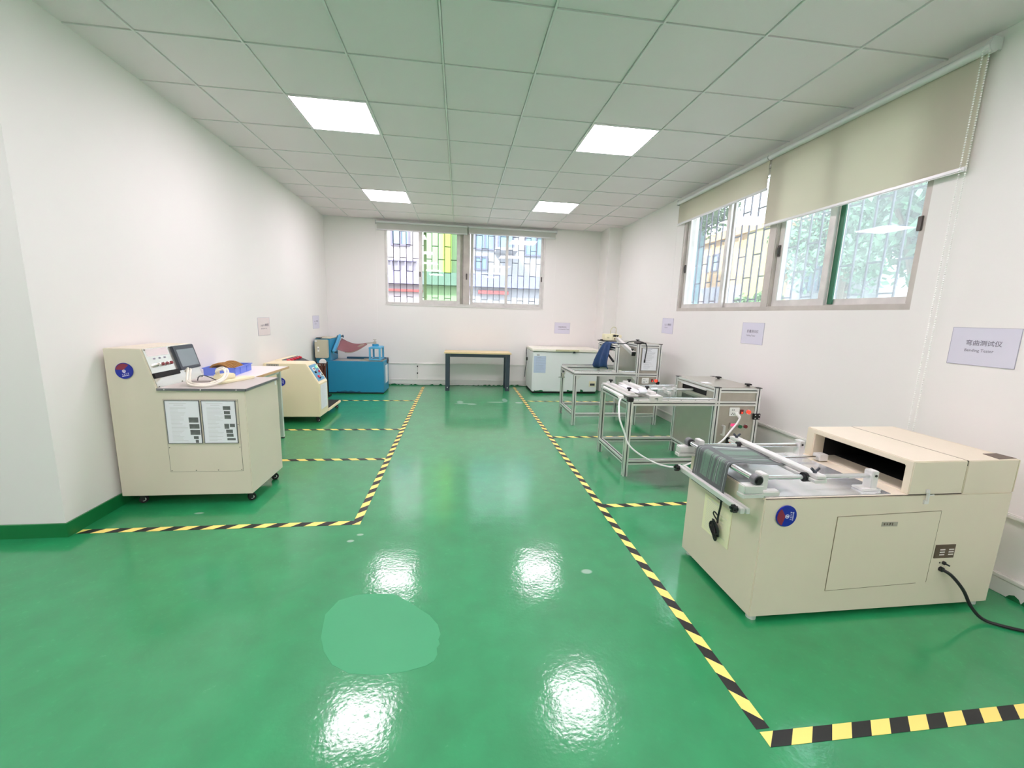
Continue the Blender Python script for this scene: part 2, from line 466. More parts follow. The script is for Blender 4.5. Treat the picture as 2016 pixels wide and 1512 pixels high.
def floor_material():
    m = bpy.data.materials.new('green_epoxy_floor'); m.use_nodes = True
    nt = m.node_tree; L = nt.links
    p = nt.nodes['Principled BSDF']
    geo = N(nt, 'ShaderNodeNewGeometry')
    n1 = N(nt, 'ShaderNodeTexNoise', Scale=0.9, Detail=5.0)
    n2 = N(nt, 'ShaderNodeTexNoise', Scale=7.0, Detail=6.0)
    L.new(geo.outputs['Position'], n1.inputs['Vector']); L.new(geo.outputs['Position'], n2.inputs['Vector'])
    base = N(nt, 'ShaderNodeMix', data_type='RGBA')
    base.inputs[6].default_value = S(8, 128, 70)+(1,); base.inputs[7].default_value = S(30, 154, 96)+(1,)
    L.new(n1.outputs['Fac'], base.inputs[0])
    b2 = N(nt, 'ShaderNodeMix', data_type='RGBA'); b2.blend_type = 'OVERLAY'
    b2.inputs[0].default_value = 0.25
    L.new(base.outputs[2], b2.inputs[6]); L.new(n2.outputs['Color'], b2.inputs[7])
    # keep the overlay grey
    bw = N(nt, 'ShaderNodeRGBToBW'); L.new(n2.outputs['Fac'], bw.inputs[0]); L.new(bw.outputs[0], b2.inputs[7])
    col = b2.outputs[2]
    nd = N(nt, 'ShaderNodeTexNoise', Scale=3.5, Detail=4.0)
    L.new(geo.outputs['Position'], nd.inputs['Vector'])
    def floor_mark(cx, cy, rx, ry, c, amt, soft=0.35, wob=0.7):
        nonlocal col
        sub = N(nt, 'ShaderNodeVectorMath', operation='SUBTRACT'); sub.inputs[1].default_value = (cx, cy, 0)
        L.new(geo.outputs['Position'], sub.inputs[0])
        mul = N(nt, 'ShaderNodeVectorMath', operation='MULTIPLY'); mul.inputs[1].default_value = (1/rx, 1/ry, 0)
        L.new(sub.outputs[0], mul.inputs[0])
        ln = N(nt, 'ShaderNodeVectorMath', operation='LENGTH'); L.new(mul.outputs[0], ln.inputs[0])
        ma = N(nt, 'ShaderNodeMath', operation='MULTIPLY_ADD'); ma.inputs[1].default_value = wob; 
        L.new(nd.outputs['Fac'], ma.inputs[0]); L.new(ln.outputs['Value'], ma.inputs[2])
        mr = N(nt, 'ShaderNodeMapRange'); mr.interpolation_type = 'SMOOTHSTEP'
        mr.inputs['From Min'].default_value = 1+wob*0.5-soft/2; mr.inputs['From Max'].default_value = 1+wob*0.5+soft/2
        mr.inputs['To Min'].default_value = amt; mr.inputs['To Max'].default_value = 0
        L.new(ma.outputs[0], mr.inputs['Value'])
        mx = N(nt, 'ShaderNodeMix', data_type='RGBA'); mx.inputs[7].default_value = c+(1,)
        L.new(mr.outputs[0], mx.inputs[0]); L.new(col, mx.inputs[6])
        col = mx.outputs[2]
        return mr.outputs[0]
    floor_mark(1.95, 3.22, 0.42, 0.30, S(66, 88, 72), 0.8, soft=0.6, wob=0.9)  # dull grey-green patches on the floor by the frame machines
    floor_mark(1.95, 4.40, 0.45, 0.28, S(60, 96, 74), 0.7, soft=0.6, wob=0.9)
    scuff = [(0.10, 6.22, 0.16, 0.035), (0.02, 6.33, 0.05, 0.09), (0.20, 6.16, 0.08, 0.03), (0.60, 6.33, 0.15, 0.03), (0.74, 6.48, 0.04, 0.14),
             (0.95, 6.30, 0.06, 0.05), (0.707, 1.976, 0.03, 0.02), (-0.60, 2.45, 0.02, 0.012), (-0.64, 2.38, 0.018, 0.012), (-1.72, 2.80, 0.03, 0.014)]
    for s in scuff: floor_mark(*s, S(190, 214, 202), 0.55, soft=0.5, wob=0.9)
    # fine scattered scratches
    vo = N(nt, 'ShaderNodeTexNoise', Scale=14.0, Detail=9.0, Roughness=0.75)
    L.new(geo.outputs['Position'], vo.inputs['Vector'])
    cr = N(nt, 'ShaderNodeMapRange'); cr.inputs['From Min'].default_value = 0.64; cr.inputs['From Max'].default_value = 0.78
    cr.inputs['To Min'].default_value = 0; cr.inputs['To Max'].default_value = 0.45
    L.new(vo.outputs['Fac'], cr.inputs['Value'])
    sc = N(nt, 'ShaderNodeMix', data_type='RGBA'); sc.inputs[7].default_value = S(120, 190, 150)+(1,)
    L.new(cr.outputs[0], sc.inputs[0]); L.new(col, sc.inputs[6])
    L.new(sc.outputs[2], p.inputs['Base Color'])
    rr = N(nt, 'ShaderNodeMapRange'); rr.inputs['To Min'].default_value = 0.08; rr.inputs['To Max'].default_value = 0.15
    L.new(n1.outputs['Fac'], rr.inputs['Value']); L.new(rr.outputs[0], p.inputs['Coat Roughness'])
    p.inputs['Roughness'].default_value = 0.5; 
    sk = N(nt, 'ShaderNodeTexNoise', Scale=38.0, Detail=4.0, Roughness=0.65); L.new(geo.outputs['Position'], sk.inputs['Vector'])
    cw = N(nt, 'ShaderNodeMapRange'); cw.inputs['From Min'].default_value = 0.30; cw.inputs['From Max'].default_value = 0.42; cw.inputs['To Min'].default_value = 0.1; cw.inputs['To Max'].default_value = 1.0
    L.new(sk.outputs['Fac'], cw.inputs['Value']); L.new(cw.outputs[0], p.inputs['Coat Weight']); p.inputs['Coat IOR'].default_value = 1.5
    p.inputs['Specular IOR Level'].default_value = 0.55
    bn = N(nt, 'ShaderNodeTexNoise', Scale=60.0, Detail=2.0)
    bn2 = N(nt, 'ShaderNodeTexNoise', Scale=5.0, Detail=2.0)
    L.new(geo.outputs['Position'], bn.inputs['Vector']); L.new(geo.outputs['Position'], bn2.inputs['Vector'])
    bp = N(nt, 'ShaderNodeBump', Strength=0.16, Distance=0.003); L.new(bn.outputs['Fac'], bp.inputs['Height'])
    bp2 = N(nt, 'ShaderNodeBump', Strength=0.10, Distance=0.02); L.new(bn2.outputs['Fac'], bp2.inputs['Height'])
    L.new(bp.outputs['Normal'], bp2.inputs['Normal'])
    L.new(bp2.outputs['Normal'], p.inputs['Normal']); L.new(bp2.outputs['Normal'], p.inputs['Coat Normal'])
    return m
FLOORM = floor_material()
PATCHM = mat('matte_green_patch', S(58, 158, 106), 0.5, var=0.08, scale=3, bump=0.15, bscale=90)

def stripe_material(name, slant):
    m = bpy.data.materials.new(name); m.use_nodes = True
    nt = m.node_tree; L = nt.links; p = nt.nodes['Principled BSDF']
    uv = N(nt, 'ShaderNodeUVMap'); sx = N(nt, 'ShaderNodeSeparateXYZ'); L.new(uv.outputs[0], sx.inputs[0])
    ma = N(nt, 'ShaderNodeMath', operation='MULTIPLY_ADD'); ma.inputs[1].default_value = slant
    L.new(sx.outputs['Y'], ma.inputs[0]); L.new(sx.outputs['X'], ma.inputs[2])
    dv = N(nt, 'ShaderNodeMath', operation='DIVIDE'); dv.inputs[1].default_value = 0.152; L.new(ma.outputs[0], dv.inputs[0])
    fr = N(nt, 'ShaderNodeMath', operation='FRACT'); L.new(dv.outputs[0], fr.inputs[0])
    gt = N(nt, 'ShaderNodeMath', operation='GREATER_THAN'); gt.inputs[1].default_value = 0.5; L.new(fr.outputs[0], gt.inputs[0])
    mx = N(nt, 'ShaderNodeMix', data_type='RGBA')
    mx.inputs[6].default_value = S(34, 36, 36)+(1,); mx.inputs[7].default_value = S(252, 232, 128)+(1,)
    L.new(gt.outputs[0], mx.inputs[0]); L.new(mx.outputs[2], p.inputs['Base Color'])
    p.inputs['Roughness'].default_value = 0.45
    return m
STRIPE_A = stripe_material('hazard_stripe_a', 1.0)
STRIPE_B = stripe_material('hazard_stripe_b', -1.0)

def banner_material():
    m = bpy.data.materials.new('printed_banner'); m.use_nodes = True
    nt = m.node_tree; L = nt.links; p = nt.nodes['Principled BSDF']
    uv = N(nt, 'ShaderNodeUVMap'); sx = N(nt, 'ShaderNodeSeparateXYZ'); L.new(uv.outputs[0], sx.inputs[0])
    col = None
    g0 = S(92, 98, 98)+(1,)
    rgb = N(nt, 'ShaderNodeRGB'); rgb.outputs[0].default_value = g0; col = rgb.outputs[0]
    def band(sock, a, b):
        g1 = N(nt, 'ShaderNodeMath', operation='GREATER_THAN'); g1.inputs[1].default_value = a; L.new(sock, g1.inputs[0])
        g2 = N(nt, 'ShaderNodeMath', operation='LESS_THAN'); g2.inputs[1].default_value = b; L.new(sock, g2.inputs[0])
        mm = N(nt, 'ShaderNodeMath', operation='MULTIPLY'); L.new(g1.outputs[0], mm.inputs[0]); L.new(g2.outputs[0], mm.inputs[1])
        return mm.outputs[0]
    def paint(mask, c, amt=1.0):
        nonlocal col
        mx = N(nt, 'ShaderNodeMix', data_type='RGBA'); mx.inputs[7].default_value = c+(1,)
        sc = N(nt, 'ShaderNodeMath', operation='MULTIPLY'); sc.inputs[1].default_value = amt; L.new(mask, sc.inputs[0])
        L.new(sc.outputs[0], mx.inputs[0]); L.new(col, mx.inputs[6]); col = mx.outputs[2]
    def mulm(a, b):
        mm = N(nt, 'ShaderNodeMath', operation='MULTIPLY'); L.new(a, mm.inputs[0]); L.new(b, mm.inputs[1]); return mm.outputs[0]
    U, V = sx.outputs['X'], sx.outputs['Y']          # U across the width, V along the length (0 at hanging end)
    LG = S(112, 142, 124); LW = S(190, 204, 198)
    low = band(V, 0.10, 0.40)
    for a, b, c in ((0.24, 0.30, LG), (0.31, 0.47, LG), (0.50, 0.52, LG), (0.54, 0.60, LG), (0.66, 0.70, LG), (0.715, 0.725, LW), (0.75, 0.80, LG), (0.82, 0.83, LG), (0.85, 0.86, LG)):
        paint(mulm(low, band(U, a, b)), c, 0.85)
    up = band(V, 0.50, 0.93)
    for a, b, c in ((0.10, 0.16, LW), (0.20, 0.22, LW), (0.27, 0.30, LG), (0.32, 0.50, LG), (0.53, 0.55, LG), (0.60, 0.64, LG), (0.70, 0.72, LW), (0.76, 0.80, LG)):
        paint(mulm(up, band(U, a, b)), c, 0.8)
    allv = band(V, 0.05, 1.1)
    for a, b in ((0.055, 0.067), (0.125, 0.132), (0.933, 0.945)):
        paint(mulm(allv, band(U, a, b)), LW, 0.6)
    paint(mulm(band(V, 0.05, 0.058), band(U, 0.055, 0.945)), LW, 0.6)
    nz = N(nt, 'ShaderNodeTexNoise', Scale=40.0); L.new(uv.outputs[0], nz.inputs['Vector'])
    mx = N(nt, 'ShaderNodeMix', data_type='RGBA'); mx.blend_type = 'OVERLAY'; mx.inputs[0].default_value = 0.2
    L.new(col, mx.inputs[6]); L.new(nz.outputs['Fac'], mx.inputs[7])
    L.new(mx.outputs[2], p.inputs['Base Color']); p.inputs['Roughness'].default_value = 0.55
    return m
BANNER = banner_material()

# ------------------------------------------------------------------ room shell
ZC = 2.954
XR, YB = 2.87, 7.81
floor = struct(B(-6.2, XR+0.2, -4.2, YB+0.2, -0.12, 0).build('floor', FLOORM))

patch_px = [(250,480),(300,465),(355,461),(405,463),(450,485),(478,505),(505,522),(528,548),(536,575),(530,590),(534,603),(525,615),(527,632),(518,650),(495,664),(440,680),(360,690),(280,686),(232,662),(208,625),(200,585),(204,560),(212,520)]
pts = []
for (a, c) in patch_px:                                  # outline of the worn patch on the floor plane
    u_, v_ = 492+a*0.7-1008, 846+c*0.7-756
    d = fwd+r2*(u_/FPX)-u2*(v_/FPX); k_ = -CAM_H/d.z
    pts.append((d.x*k_, d.y*k_))
MB().prism(pts, 'z', 0.0, 0.0006).build('coating_patch', PATCHM, floor)
WX0, WX1, WZ0, WZ1 = -1.335, 1.572, 1.50, 2.90
b = MB()
b.box(-2.6, WX0, YB, YB+0.2, 0, 3.3); b.box(WX1, XR+0.2, YB, YB+0.2, 0, 3.3)
b.box(WX0, WX1, YB, YB+0.2, 0, WZ0); b.box(WX0, WX1, YB, YB+0.2, WZ1, 3.3)
wall_back = struct(b.build('wall_back', WHITE_WALL))
RY0, RY1, RZ0, RZ1 = 2.34, 5.245, 1.49, 2.88
b = MB()
b.box(XR, XR+0.2, -4.2, RY0, 0, 3.3); b.box(XR, XR+0.2, RY1, YB, 0, 3.3)
b.box(XR, XR+0.2, RY0, RY1, 0, RZ0); b.box(XR, XR+0.2, RY0, RY1, RZ1, 3.3)
wall_right = struct(b.build('wall_right', WHITE_WALL))
LW0, LW1 = -2.29, -2.352
def leftx(y):
    return LW0+(LW1-LW0)*(y-2.55)/(YB-2.55)
wall_left = struct(MB().prism([(LW0, 2.55), (LW1, YB), (-2.6, YB), (-2.6, 2.8), (-6.2, 2.8), (-6.2, 2.55)], 'z', 0, 3.3).build('wall_left', WHITE_WALL))
struct(B(-6.2, -6.0, -4.2, 2.55, 0, 3.3).build('wall_side', WHITE_WALL))
struct(B(-6.0, XR, -4.2, -4.0, 0, 3.3).build('wall_rear', WHITE_WALL))
struct(B(2.63, XR, 7.38, YB, 0, 3.3).build('wall_pillar', WHITE_WALL))

# ceiling with its tiles and grid bars
ceiling = struct(B(-6.2, XR+0.2, -4.2, YB+0.2, ZC+0.35, ZC+0.45).build('ceiling', PLENUM))
GX = [-1.92066+0.6*i for i in range(-7, 9)]
GY = [2.99321+0.6*j for j in range(-12, 9)]
lamps = {(-1.32, 3.593): 0, (1.08, 3.593): 0, (-1.32, 5.993): 0, (1.08, 5.993): 0,
         (-1.32, 1.193): 0, (1.08, 1.193): 0, (-1.32, -1.207): 0, (1.08, -1.207): 0,
         (-3.72, 1.193): 0, (-3.72, -1.207): 0, (-1.32, -3.007): 0, (1.08, -3.007): 0}
full = {}
def in_room(x0, x1, y0, y1):
    lo = -6.0 if y0 < 2.54 else LW1
    return x1 > lo+0.02 and x0 < XR-0.02 and y1 > -4.0 and y0 < YB-0.02
tile_me = None
lamp_cells = []
tail = MB()
xs = sorted(GX+[XR]); ys = sorted(GY+[YB])
for i in range(len(GX)):
    for j in range(len(GY)):
        x0, y0 = GX[i], GY[j]
        x1, y1 = min(x0+0.6, XR), min(y0+0.6, YB)
        if y0 >= 2.54: x0c = max(x0, leftx(y0)-0.03)
        else: x0c = max(x0, -6.0)
        y0c = max(y0, -4.0)
        if y0 < 2.55 < y1 and x1 <= LW0+0.02:
            y1 = 2.56
        if not in_room(x0, x1, y0, y1) or x1-x0c < 0.03 or y1-y0c < 0.03: continue
        if any(abs(x0-a) < 0.05 and abs(y0-c) < 0.05 for a, c in lamps):
            lamp_cells.append((x0, y0)); continue
        near = (x0 > -2.6 and y0 > -0.2) or (y0 > 0.9)
        g = 0.0068
        if not near:
            tail.box(x0c, x1, y0c, y1, ZC+0.006, ZC+0.02)
            continue
        if abs(x1-x0c-0.6) < 1e-4 and abs(y1-y0c-0.6) < 1e-4:
            if tile_me is None:
                tile_me, _ = B(g, 0.6-g, g, 0.6-g, 0, 0.014).mesh('ceiling_tile', bevel=0.003, seg=1)
                tile_me.materials.append(TILE)
            inst('ceiling_tile', tile_me, (x0+0.3, y0+0.3, ZC+0.012+random.uniform(-.0012, .0012)), ceiling)
        else:
            B(x0c+g, x1-g if x1 < XR-.01 else x1, y0c+g, y1-g if y1 < YB-.01 else y1, ZC+0.005, ZC+0.019).build('ceiling_tile', TILE, ceiling, bevel=0.003, seg=1)
struct(tail.build('ceiling_tiles_behind', TILE, ceiling))
for x in GX:
    y0 = -4.0 if x > LW0 else -4.0
    y1 = YB if x > LW0 else 2.55
    if x < -6.0: continue
    B(x-0.0052, x+0.0052, y0, y1, ZC-0.003, ZC+0.03).build('grid_runner', TBAR, ceiling)
for y in GY:
    if y < -4: continue
    x0 = leftx(y) if y > 2.55 else -6.0
    for k in range(1):
        B(x0, XR, y-0.004, y+0.004, ZC-0.0005, ZC+0.028).build('grid_cross_bar', TBAR, ceiling)
def lamp_label(x, y):
    if y > 5: return 'glowing square ceiling light near the back window, '+('left' if x < 0 else 'right')+' one of the far pair'
    if y > 2: return 'large glowing square ceiling light, '+('left one nearest the left wall' if x < 0 else 'right one nearest the long blind')
    return 'square ceiling light behind the camera at x %s row %s' % ('left' if x < 0 else 'right', 'one' if y > 0 else 'two')
for (x, y) in lamp_cells:
    if y > 2:
        lab = lamp_label(x, y)
    else:
        lab = 'square glowing ceiling light panel above and behind the viewpoint'
    t = thing('ceiling_light', lab, 'ceiling light', (x+0.3, y+0.3, ZC), 'square ceiling lights' if y > 2 else 'ceiling lights behind the viewpoint')
    f = MB()
    f.box(x+.008, x+.592, y+.008, y+.018, ZC-.001, ZC+.02); f.box(x+.008, x+.592, y+.582, y+.592, ZC-.001, ZC+.02)
    f.box(x+.008, x+.018, y+.018, y+.582, ZC-.001, ZC+.02); f.box(x+.582, x+.592, y+.018, y+.582, ZC-.001, ZC+.02)
    f.build('light_frame', TBAR, t)
    B(x+.018, x+.582, y+.018, y+.582, ZC+.004, ZC+.012).build('diffuser', LAMPM, t)

# skirtings and trunking
sk = [(LW0, 2.55), (LW1, YB), (LW1+.012, YB), (LW0+.012, 2.538), (-6.0, 2.538), (-6.0, 2.55)]
struct(MB().prism(sk, 'z', 0, 0.085).build('baseboard_left', GREEN_PAINT))
bb = struct(MB().box(leftx(YB)+.012, 2.63, YB-0.012, YB, 0.03, 0.10).build('baseboard_back', SKIRT, bevel=.003))
rnd = random.Random(3)
pts = [(leftx(YB)+.02, 0.0)]
x = leftx(YB)+.02
while x < 2.6:
    pts.append((x, 0.006+rnd.random()**6*0.045)); x += rnd.uniform(0.015, 0.06)
pts.append((2.62, 0.0))
MB().prism(pts, 'y', YB-0.014, YB-0.004).build('chipped_paint', CHIP, bb)
br = struct(MB().box(XR-0.014, XR, -4.0, 7.38, 0.0, 0.085).build('baseboard_right', SKIRT, bevel=.003))
for (ya, za) in ((1.50, 0.03), (1.56, 0.02), (3.0, 0.02), (4.6, 0.025)):
    MB().prism([(ya-.03, 0.0), (ya+.03, 0), (ya+.018, za), (ya, za*1.5), (ya-.02, za)], 'x', XR-.016, XR-.006).build('chipped_paint', CHIP, br)
struct(B(leftx(YB), 2.63, YB-0.016, YB, 0.405, 0.425).build('trim_1', TRUNK, bevel=.004))
struct(B(XR-0.022, XR, -4.0, 7.38, 0.412, 0.44).build('trim_2', TRUNK, bevel=.006))
struct(B(XR-0.020, XR, -4.0, 7.38, 0.085, 0.11).build('trim_3', TRUNK, bevel=.005))
struct(B(leftx(YB)+.012, 2.63, YB-0.018, YB, 0.10, 0.118).build('trim_4', TRUNK, bevel=.004))
cl = thing('cable_clip', 'small white cable with black clips hanging below the trunking behind the blue machine', 'cable', (-0.775, YB-.01, 0.25))
MB().tube([(-.775, YB-.018, .41), (-.772, YB-.022, .33), (-.778, YB-.02, .25), (-.775, YB-.02, .13)], .006, 6, 4).build('cable', TRUNK, cl)
for z in (.365, .235): B(-.785, -.765, YB-.032, YB-.01, z-.012, z+.012).build('clip', BLACK, cl, bevel=.003)

# ------------------------------------------------------------------ windows
def bars4(x0, x1, z0, z1, w, put):
    put(x0, x1, z0, z0+w); put(x0, x1, z1-w, z1); put(x0, x0+w, z0+w, z1-w); put(x1-w, x1, z0+w, z1-w)

win1 = thing('window_1', 'wide sliding window with a grimy pale frame in the back wall', None, ((WX0+WX1)/2, YB+.08, WZ0), kind='structure')
f = MB(); bars4(WX0, WX1, WZ0, WZ1, 0.035, lambda a, c, d, e: f.box(a, c, YB+.005, YB+.13, d, e))
f.build('frame', WFRAME, win1, bevel=.003)
B(0.055, 0.175, YB+.0, YB+.14, WZ0+.03, WZ1-.03).build('mullion', WFRAME2, win1, bevel=.006)
B(WX0-.01, WX1+.01, YB-.012, YB+.12, WZ0-.022, WZ0).build('window_sill', SKIRT, win1, bevel=.004)
def sash(win, x0, x1, y, gm, z0=WZ0+.03, z1=WZ1-.03, w=0.05, fm=WFRAME, latch=None):
    s = MB(); bars4(x0, x1, z0, z1, w, lambda a, c, d, e: s.box(a, c, y, y+.028, d, e))
    so = s.build('sash', fm, win, bevel=.003)
    B(x0+w-.004, x1-w+.004, y+.012, y+.016, z0+w-.004, z1-w+.004).build('pane', gm, so)
    if latch is not None:
        l = MB(); l.box(latch-.012, latch+.012, y-.014, y, 2.0, 2.09); l.box(latch-.006, latch+.006, y-.024, y-.012, 2.02, 2.07)
        l.build('latch', WHANDLE, so, bevel=.003)
    return so
sash(win1, -0.745, 0.0, YB+.03, GL_GREEN, w=.062, latch=-.722)
sash(win1, -0.66, 0.05, YB+.075, GL_GREEN, fm=WFRAME2)
sash(win1, 0.19, 0.89, YB+.075, GL_CLEAR, latch=None)
sash(win1, 0.835, 1.545, YB+.03, GL_CLEAR, latch=1.525)
sl = MB(); sl.box(.105, .13, YB-.02, YB, 1.98, 2.09); sl.build('latch', WHANDLE, win1, bevel=.003)

win2 = thing('window_2', 'long sliding window with a weathered frame in the right wall', None, (XR+.08, (RY0+RY1)/2, RZ0), kind='structure')
f = MB(); bars4(RY0, RY1, RZ0, RZ1, 0.04, lambda a, c, d, e: f.box(XR+.004, XR+.14, a, c, d, e))
f.build('frame', WFRAME2, win2, bevel=.003)
B(XR+.0, XR+.14, 3.60, 3.70, RZ0+.03, RZ1-.03).build('mullion', WFRAME2, win2, bevel=.008)
def sash2(y0, y1, x, gm, fm=WFRAME, w=.055, latch=None):
    z0, z1 = RZ0+.035, RZ1-.035
    s = MB(); bars4(y0, y1, z0, z1, w, lambda a, c, d, e: s.box(x, x+.028, a, c, d, e))
    so = s.build('sash', fm, win2, bevel=.003)
    B(x+.012, x+.016, y0+w-.004, y1-w+.004, z0+w-.004, z1-w+.004).build('pane', gm, so)
    if latch is not None:
        l = MB(); l.box(x-.014, x, latch-.014, latch+.014, 1.98, 2.08); l.box(x-.024, x-.012, latch-.007, latch+.007, 2.0, 2.06)
        l.build('latch', WHANDLE, so, bevel=.003)
    return so
sash2(4.36, 5.205, XR+.035, GL_CLEAR, latch=5.18)
sash2(3.70, 4.41, XR+.08, GL_CLEAR)
sash2(3.03, 3.60, XR+.035, GL_BLUE, latch=3.575, w=.06)
s4 = sash2(2.38, 3.06, XR+.08, GL_BLUE, latch=None)
B(XR+.066, XR+.078, 2.985, 3.028, RZ0+.05, RZ1-.05).build('green_gasket', WGREEN, win2)
B(XR-.006, XR+.006, 2.36, 2.39, 1.98, 2.07).build('latch', WHANDLE, win2, bevel=.003)

# steel security grilles outside the windows
def grille(name, label, horiz, pos, a0, a1, z0, z1, step):
    mid = (a0+a1)/2
    t = thing(name, label, 'grille', (mid, pos, z0) if horiz else (pos, mid, z0))
    n = int(round((a1-a0)/step)); step = (a1-a0)/n
    vb = (B(-.006, .006, -.006, .006, 0, z1-z0)).mesh('vertical_bar')[0]; vb.materials.append(GRILLE)
    cb = (B(-step/2, step/2, -.0065, .0065, -.0065, .0065) if horiz else B(-.0065, .0065, -step/2, step/2, -.0065, .0065)).mesh('cross_bar')[0]; cb.materials.append(GRILLE)
    P = (lambda a, z: (a, pos, z)) if horiz else (lambda a, z: (pos, a, z))
    for i in range(n+1):
        inst('vertical_bar', vb, P(a0+i*step, (z0+z1)/2), t)
        if i < n:
            z = z0+0.20+(0.235 if i % 2 else 0)
            while z < z1:
                inst('cross_bar', cb, P(a0+(i+.5)*step, z), t); z += 0.47
    for z in (z0, z1):
        (B(a0-.01, a1+.01, pos-.008, pos+.008, z-.008, z+.008) if horiz else B(pos-.008, pos+.008, a0-.01, a1+.01, z-.008, z+.008)).build('end_rail', GRILLE, t)
grille('security_grille', 'grey steel security grille outside the back window', True, YB+.235, -1.45, 1.68, 1.44, 2.98, 0.1165)
grille('security_grille', 'grey steel security grille outside the long right window', False, XR+.25, 2.2, 5.4, 1.42, 2.98, 0.1165)

# ------------------------------------------------------------------ roller blinds
def chain(b, p, z0, z1, r=.0032, st=.011):
    z = z1
    while z > z0:
        b.sphere((p[0], p[1], z), r, 5, 4); z -= st
    return b
XB = 2.815
def blind_right(label, y0, y1, zb, withchain):
    t = thing('roller_blind', label, 'blind', (XB, (y0+y1)/2, zb), 'beige blinds on the right wall')
    MB().cyl((XB, y0-.01, 2.875), (XB, y1+.01, 2.875), .024, 18).build('roller_tube', BLINDR, t, smooth_=True)
    B(XB-.0015+.016, XB+.0015+.016, y0, y1, zb+.02, 2.875).build('fabric', BLINDF, t)
    MB().box(XB+.006, XB+.026, y0-.004, y1+.004, zb, zb+.024).build('bottom_bar', BLINDR, t, bevel=.005)
    if withchain:
        br_ = MB(); br_.cyl((XB, y0-.035, 2.878), (XB, y0-.008, 2.878), .034, 16); br_.box(XB-.015, XR, y0-.03, y0-.02, 2.86, 2.925)
        br_.build('bracket', BLINDR, t, bevel=.003)
        for dx, dy in ((-.026, -.004), (-.020, -.030)): chain(MB(), (XB+dx, y0+dy, 0), 0.75, 2.86, r=.0046, st=.013).build('bead_chain', SOCKWHITE, t)
    else:
        MB().box(XB-.02, XR, y1+.004, y1+.012, 2.845, 2.91).build('bracket', BLINDR, t, bevel=.003)
        c = MB(); chain(c, (XB+.02, y1+.02, 0), 1.55, 2.86); c.build('bead_chain', SOCKWHITE, t)
blind_right('beige roller blind pulled lower over the near half of the right window', 2.155, 3.726, 2.262, True)
blind_right('beige roller blind pulled short over the far half of the right window', 3.755, 5.345, 2.595, False)
def blind_back(label, x0, x1, zb):
    y = YB-.05
    t = thing('roller_blind', label, 'blind', ((x0+x1)/2, y, zb), 'grey blinds on the back wall')
    MB().cyl((x0-.008, y, 2.905), (x1+.008, y, 2.905), .022, 16).build('roller_tube', BLINDR, t, smooth_=True)
    B(x0, x1, y+.013, y+.016, zb+.015, 2.905).build('fabric', BLINDG, t)
    B(x0-.003, x1+.003, y+.005, y+.023, zb, zb+.02).build('bottom_bar', BLINDR, t, bevel=.004)
    xx = x0-.02 if x0 < 0 else x1+.02
    c = MB(); chain(c, (xx, y, 0), 1.0 if x0 < 0 else 1.35, 2.88, st=.014); c.build('bead_chain', SOCKWHITE, t)
    B(xx-.006, xx+.006, y-.02, YB, 2.87, 2.93).build('bracket', BLINDR, t, bevel=.002)
blind_back('short grey roller blind above the left half of the back window', -1.455, .118, 2.765)
blind_back('short grey roller blind above the right half of the back window', .148, 1.745, 2.782)

# ------------------------------------------------------------------ floor marking tape
def tape(label, x0, y0, x1, y1, w, m, phase=0.0, z=0.0012):
    along_x = abs(x1-x0) > abs(y1-y0)
    L_ = abs(x1-x0) if along_x else abs(y1-y0)
    b = MB()
    if along_x:
        rows = [[(x0, y0-w/2, z), (x1, y0-w/2, z)], [(x0, y0+w/2, z), (x1, y0+w/2, z)]]
    else:
        rows = [[(x0-w/2, y0, z), (x0-w/2, y1, z)], [(x0+w/2, y0, z), (x0+w/2, y1, z)]]
    uvs = [[(phase, 0), (phase+L_, 0)], [(phase, w), (phase+L_, w)]]
    b.sheet(rows, uvs)
    # thin edge so the tape has thickness
    o = b.build('floor_tape', m, solid=0.0006)
    tag(o, label, 'tape', 'hazard tape on the floor')
    return o
TW = 0.05
tape('striped hazard tape in front of the left beige console, from wall to aisle', -2.27, 2.60, -0.68, 2.60, TW, STRIPE_B)
tape('long striped hazard tape along the left side of the aisle', -0.655, 2.575, -0.655, 7.66, TW, STRIPE_B)
tape('striped hazard tape between the left console and the white table', -2.27, 3.80, -0.68, 3.80, TW, STRIPE_A)
tape('striped hazard tape in front of the cream machine', -2.27, 4.80, -0.68, 4.80, TW, STRIPE_A)
tape('striped hazard tape in front of the blue machine', -2.27, 6.41, -0.68, 6.41, TW, STRIPE_A)
tape('long striped hazard tape along the right side of the aisle', 1.05, 1.07, 1.05, 7.70, TW, STRIPE_A)
tape('striped hazard tape in front of the chest freezer', 1.075, 6.41, 2.85, 6.41, TW, STRIPE_A)
tape('striped hazard tape between the two aluminium frame machines', 1.075, 4.45, 2.85, 4.45, TW, STRIPE_A)
tape('striped hazard tape behind the nearest beige machine', 1.075, 2.735, 2.85, 2.735, TW, STRIPE_A)
tape('striped hazard tape nearest the camera, in front of the nearest machine', 1.03, 1.035, 2.85, 1.035, TW, STRIPE_B)

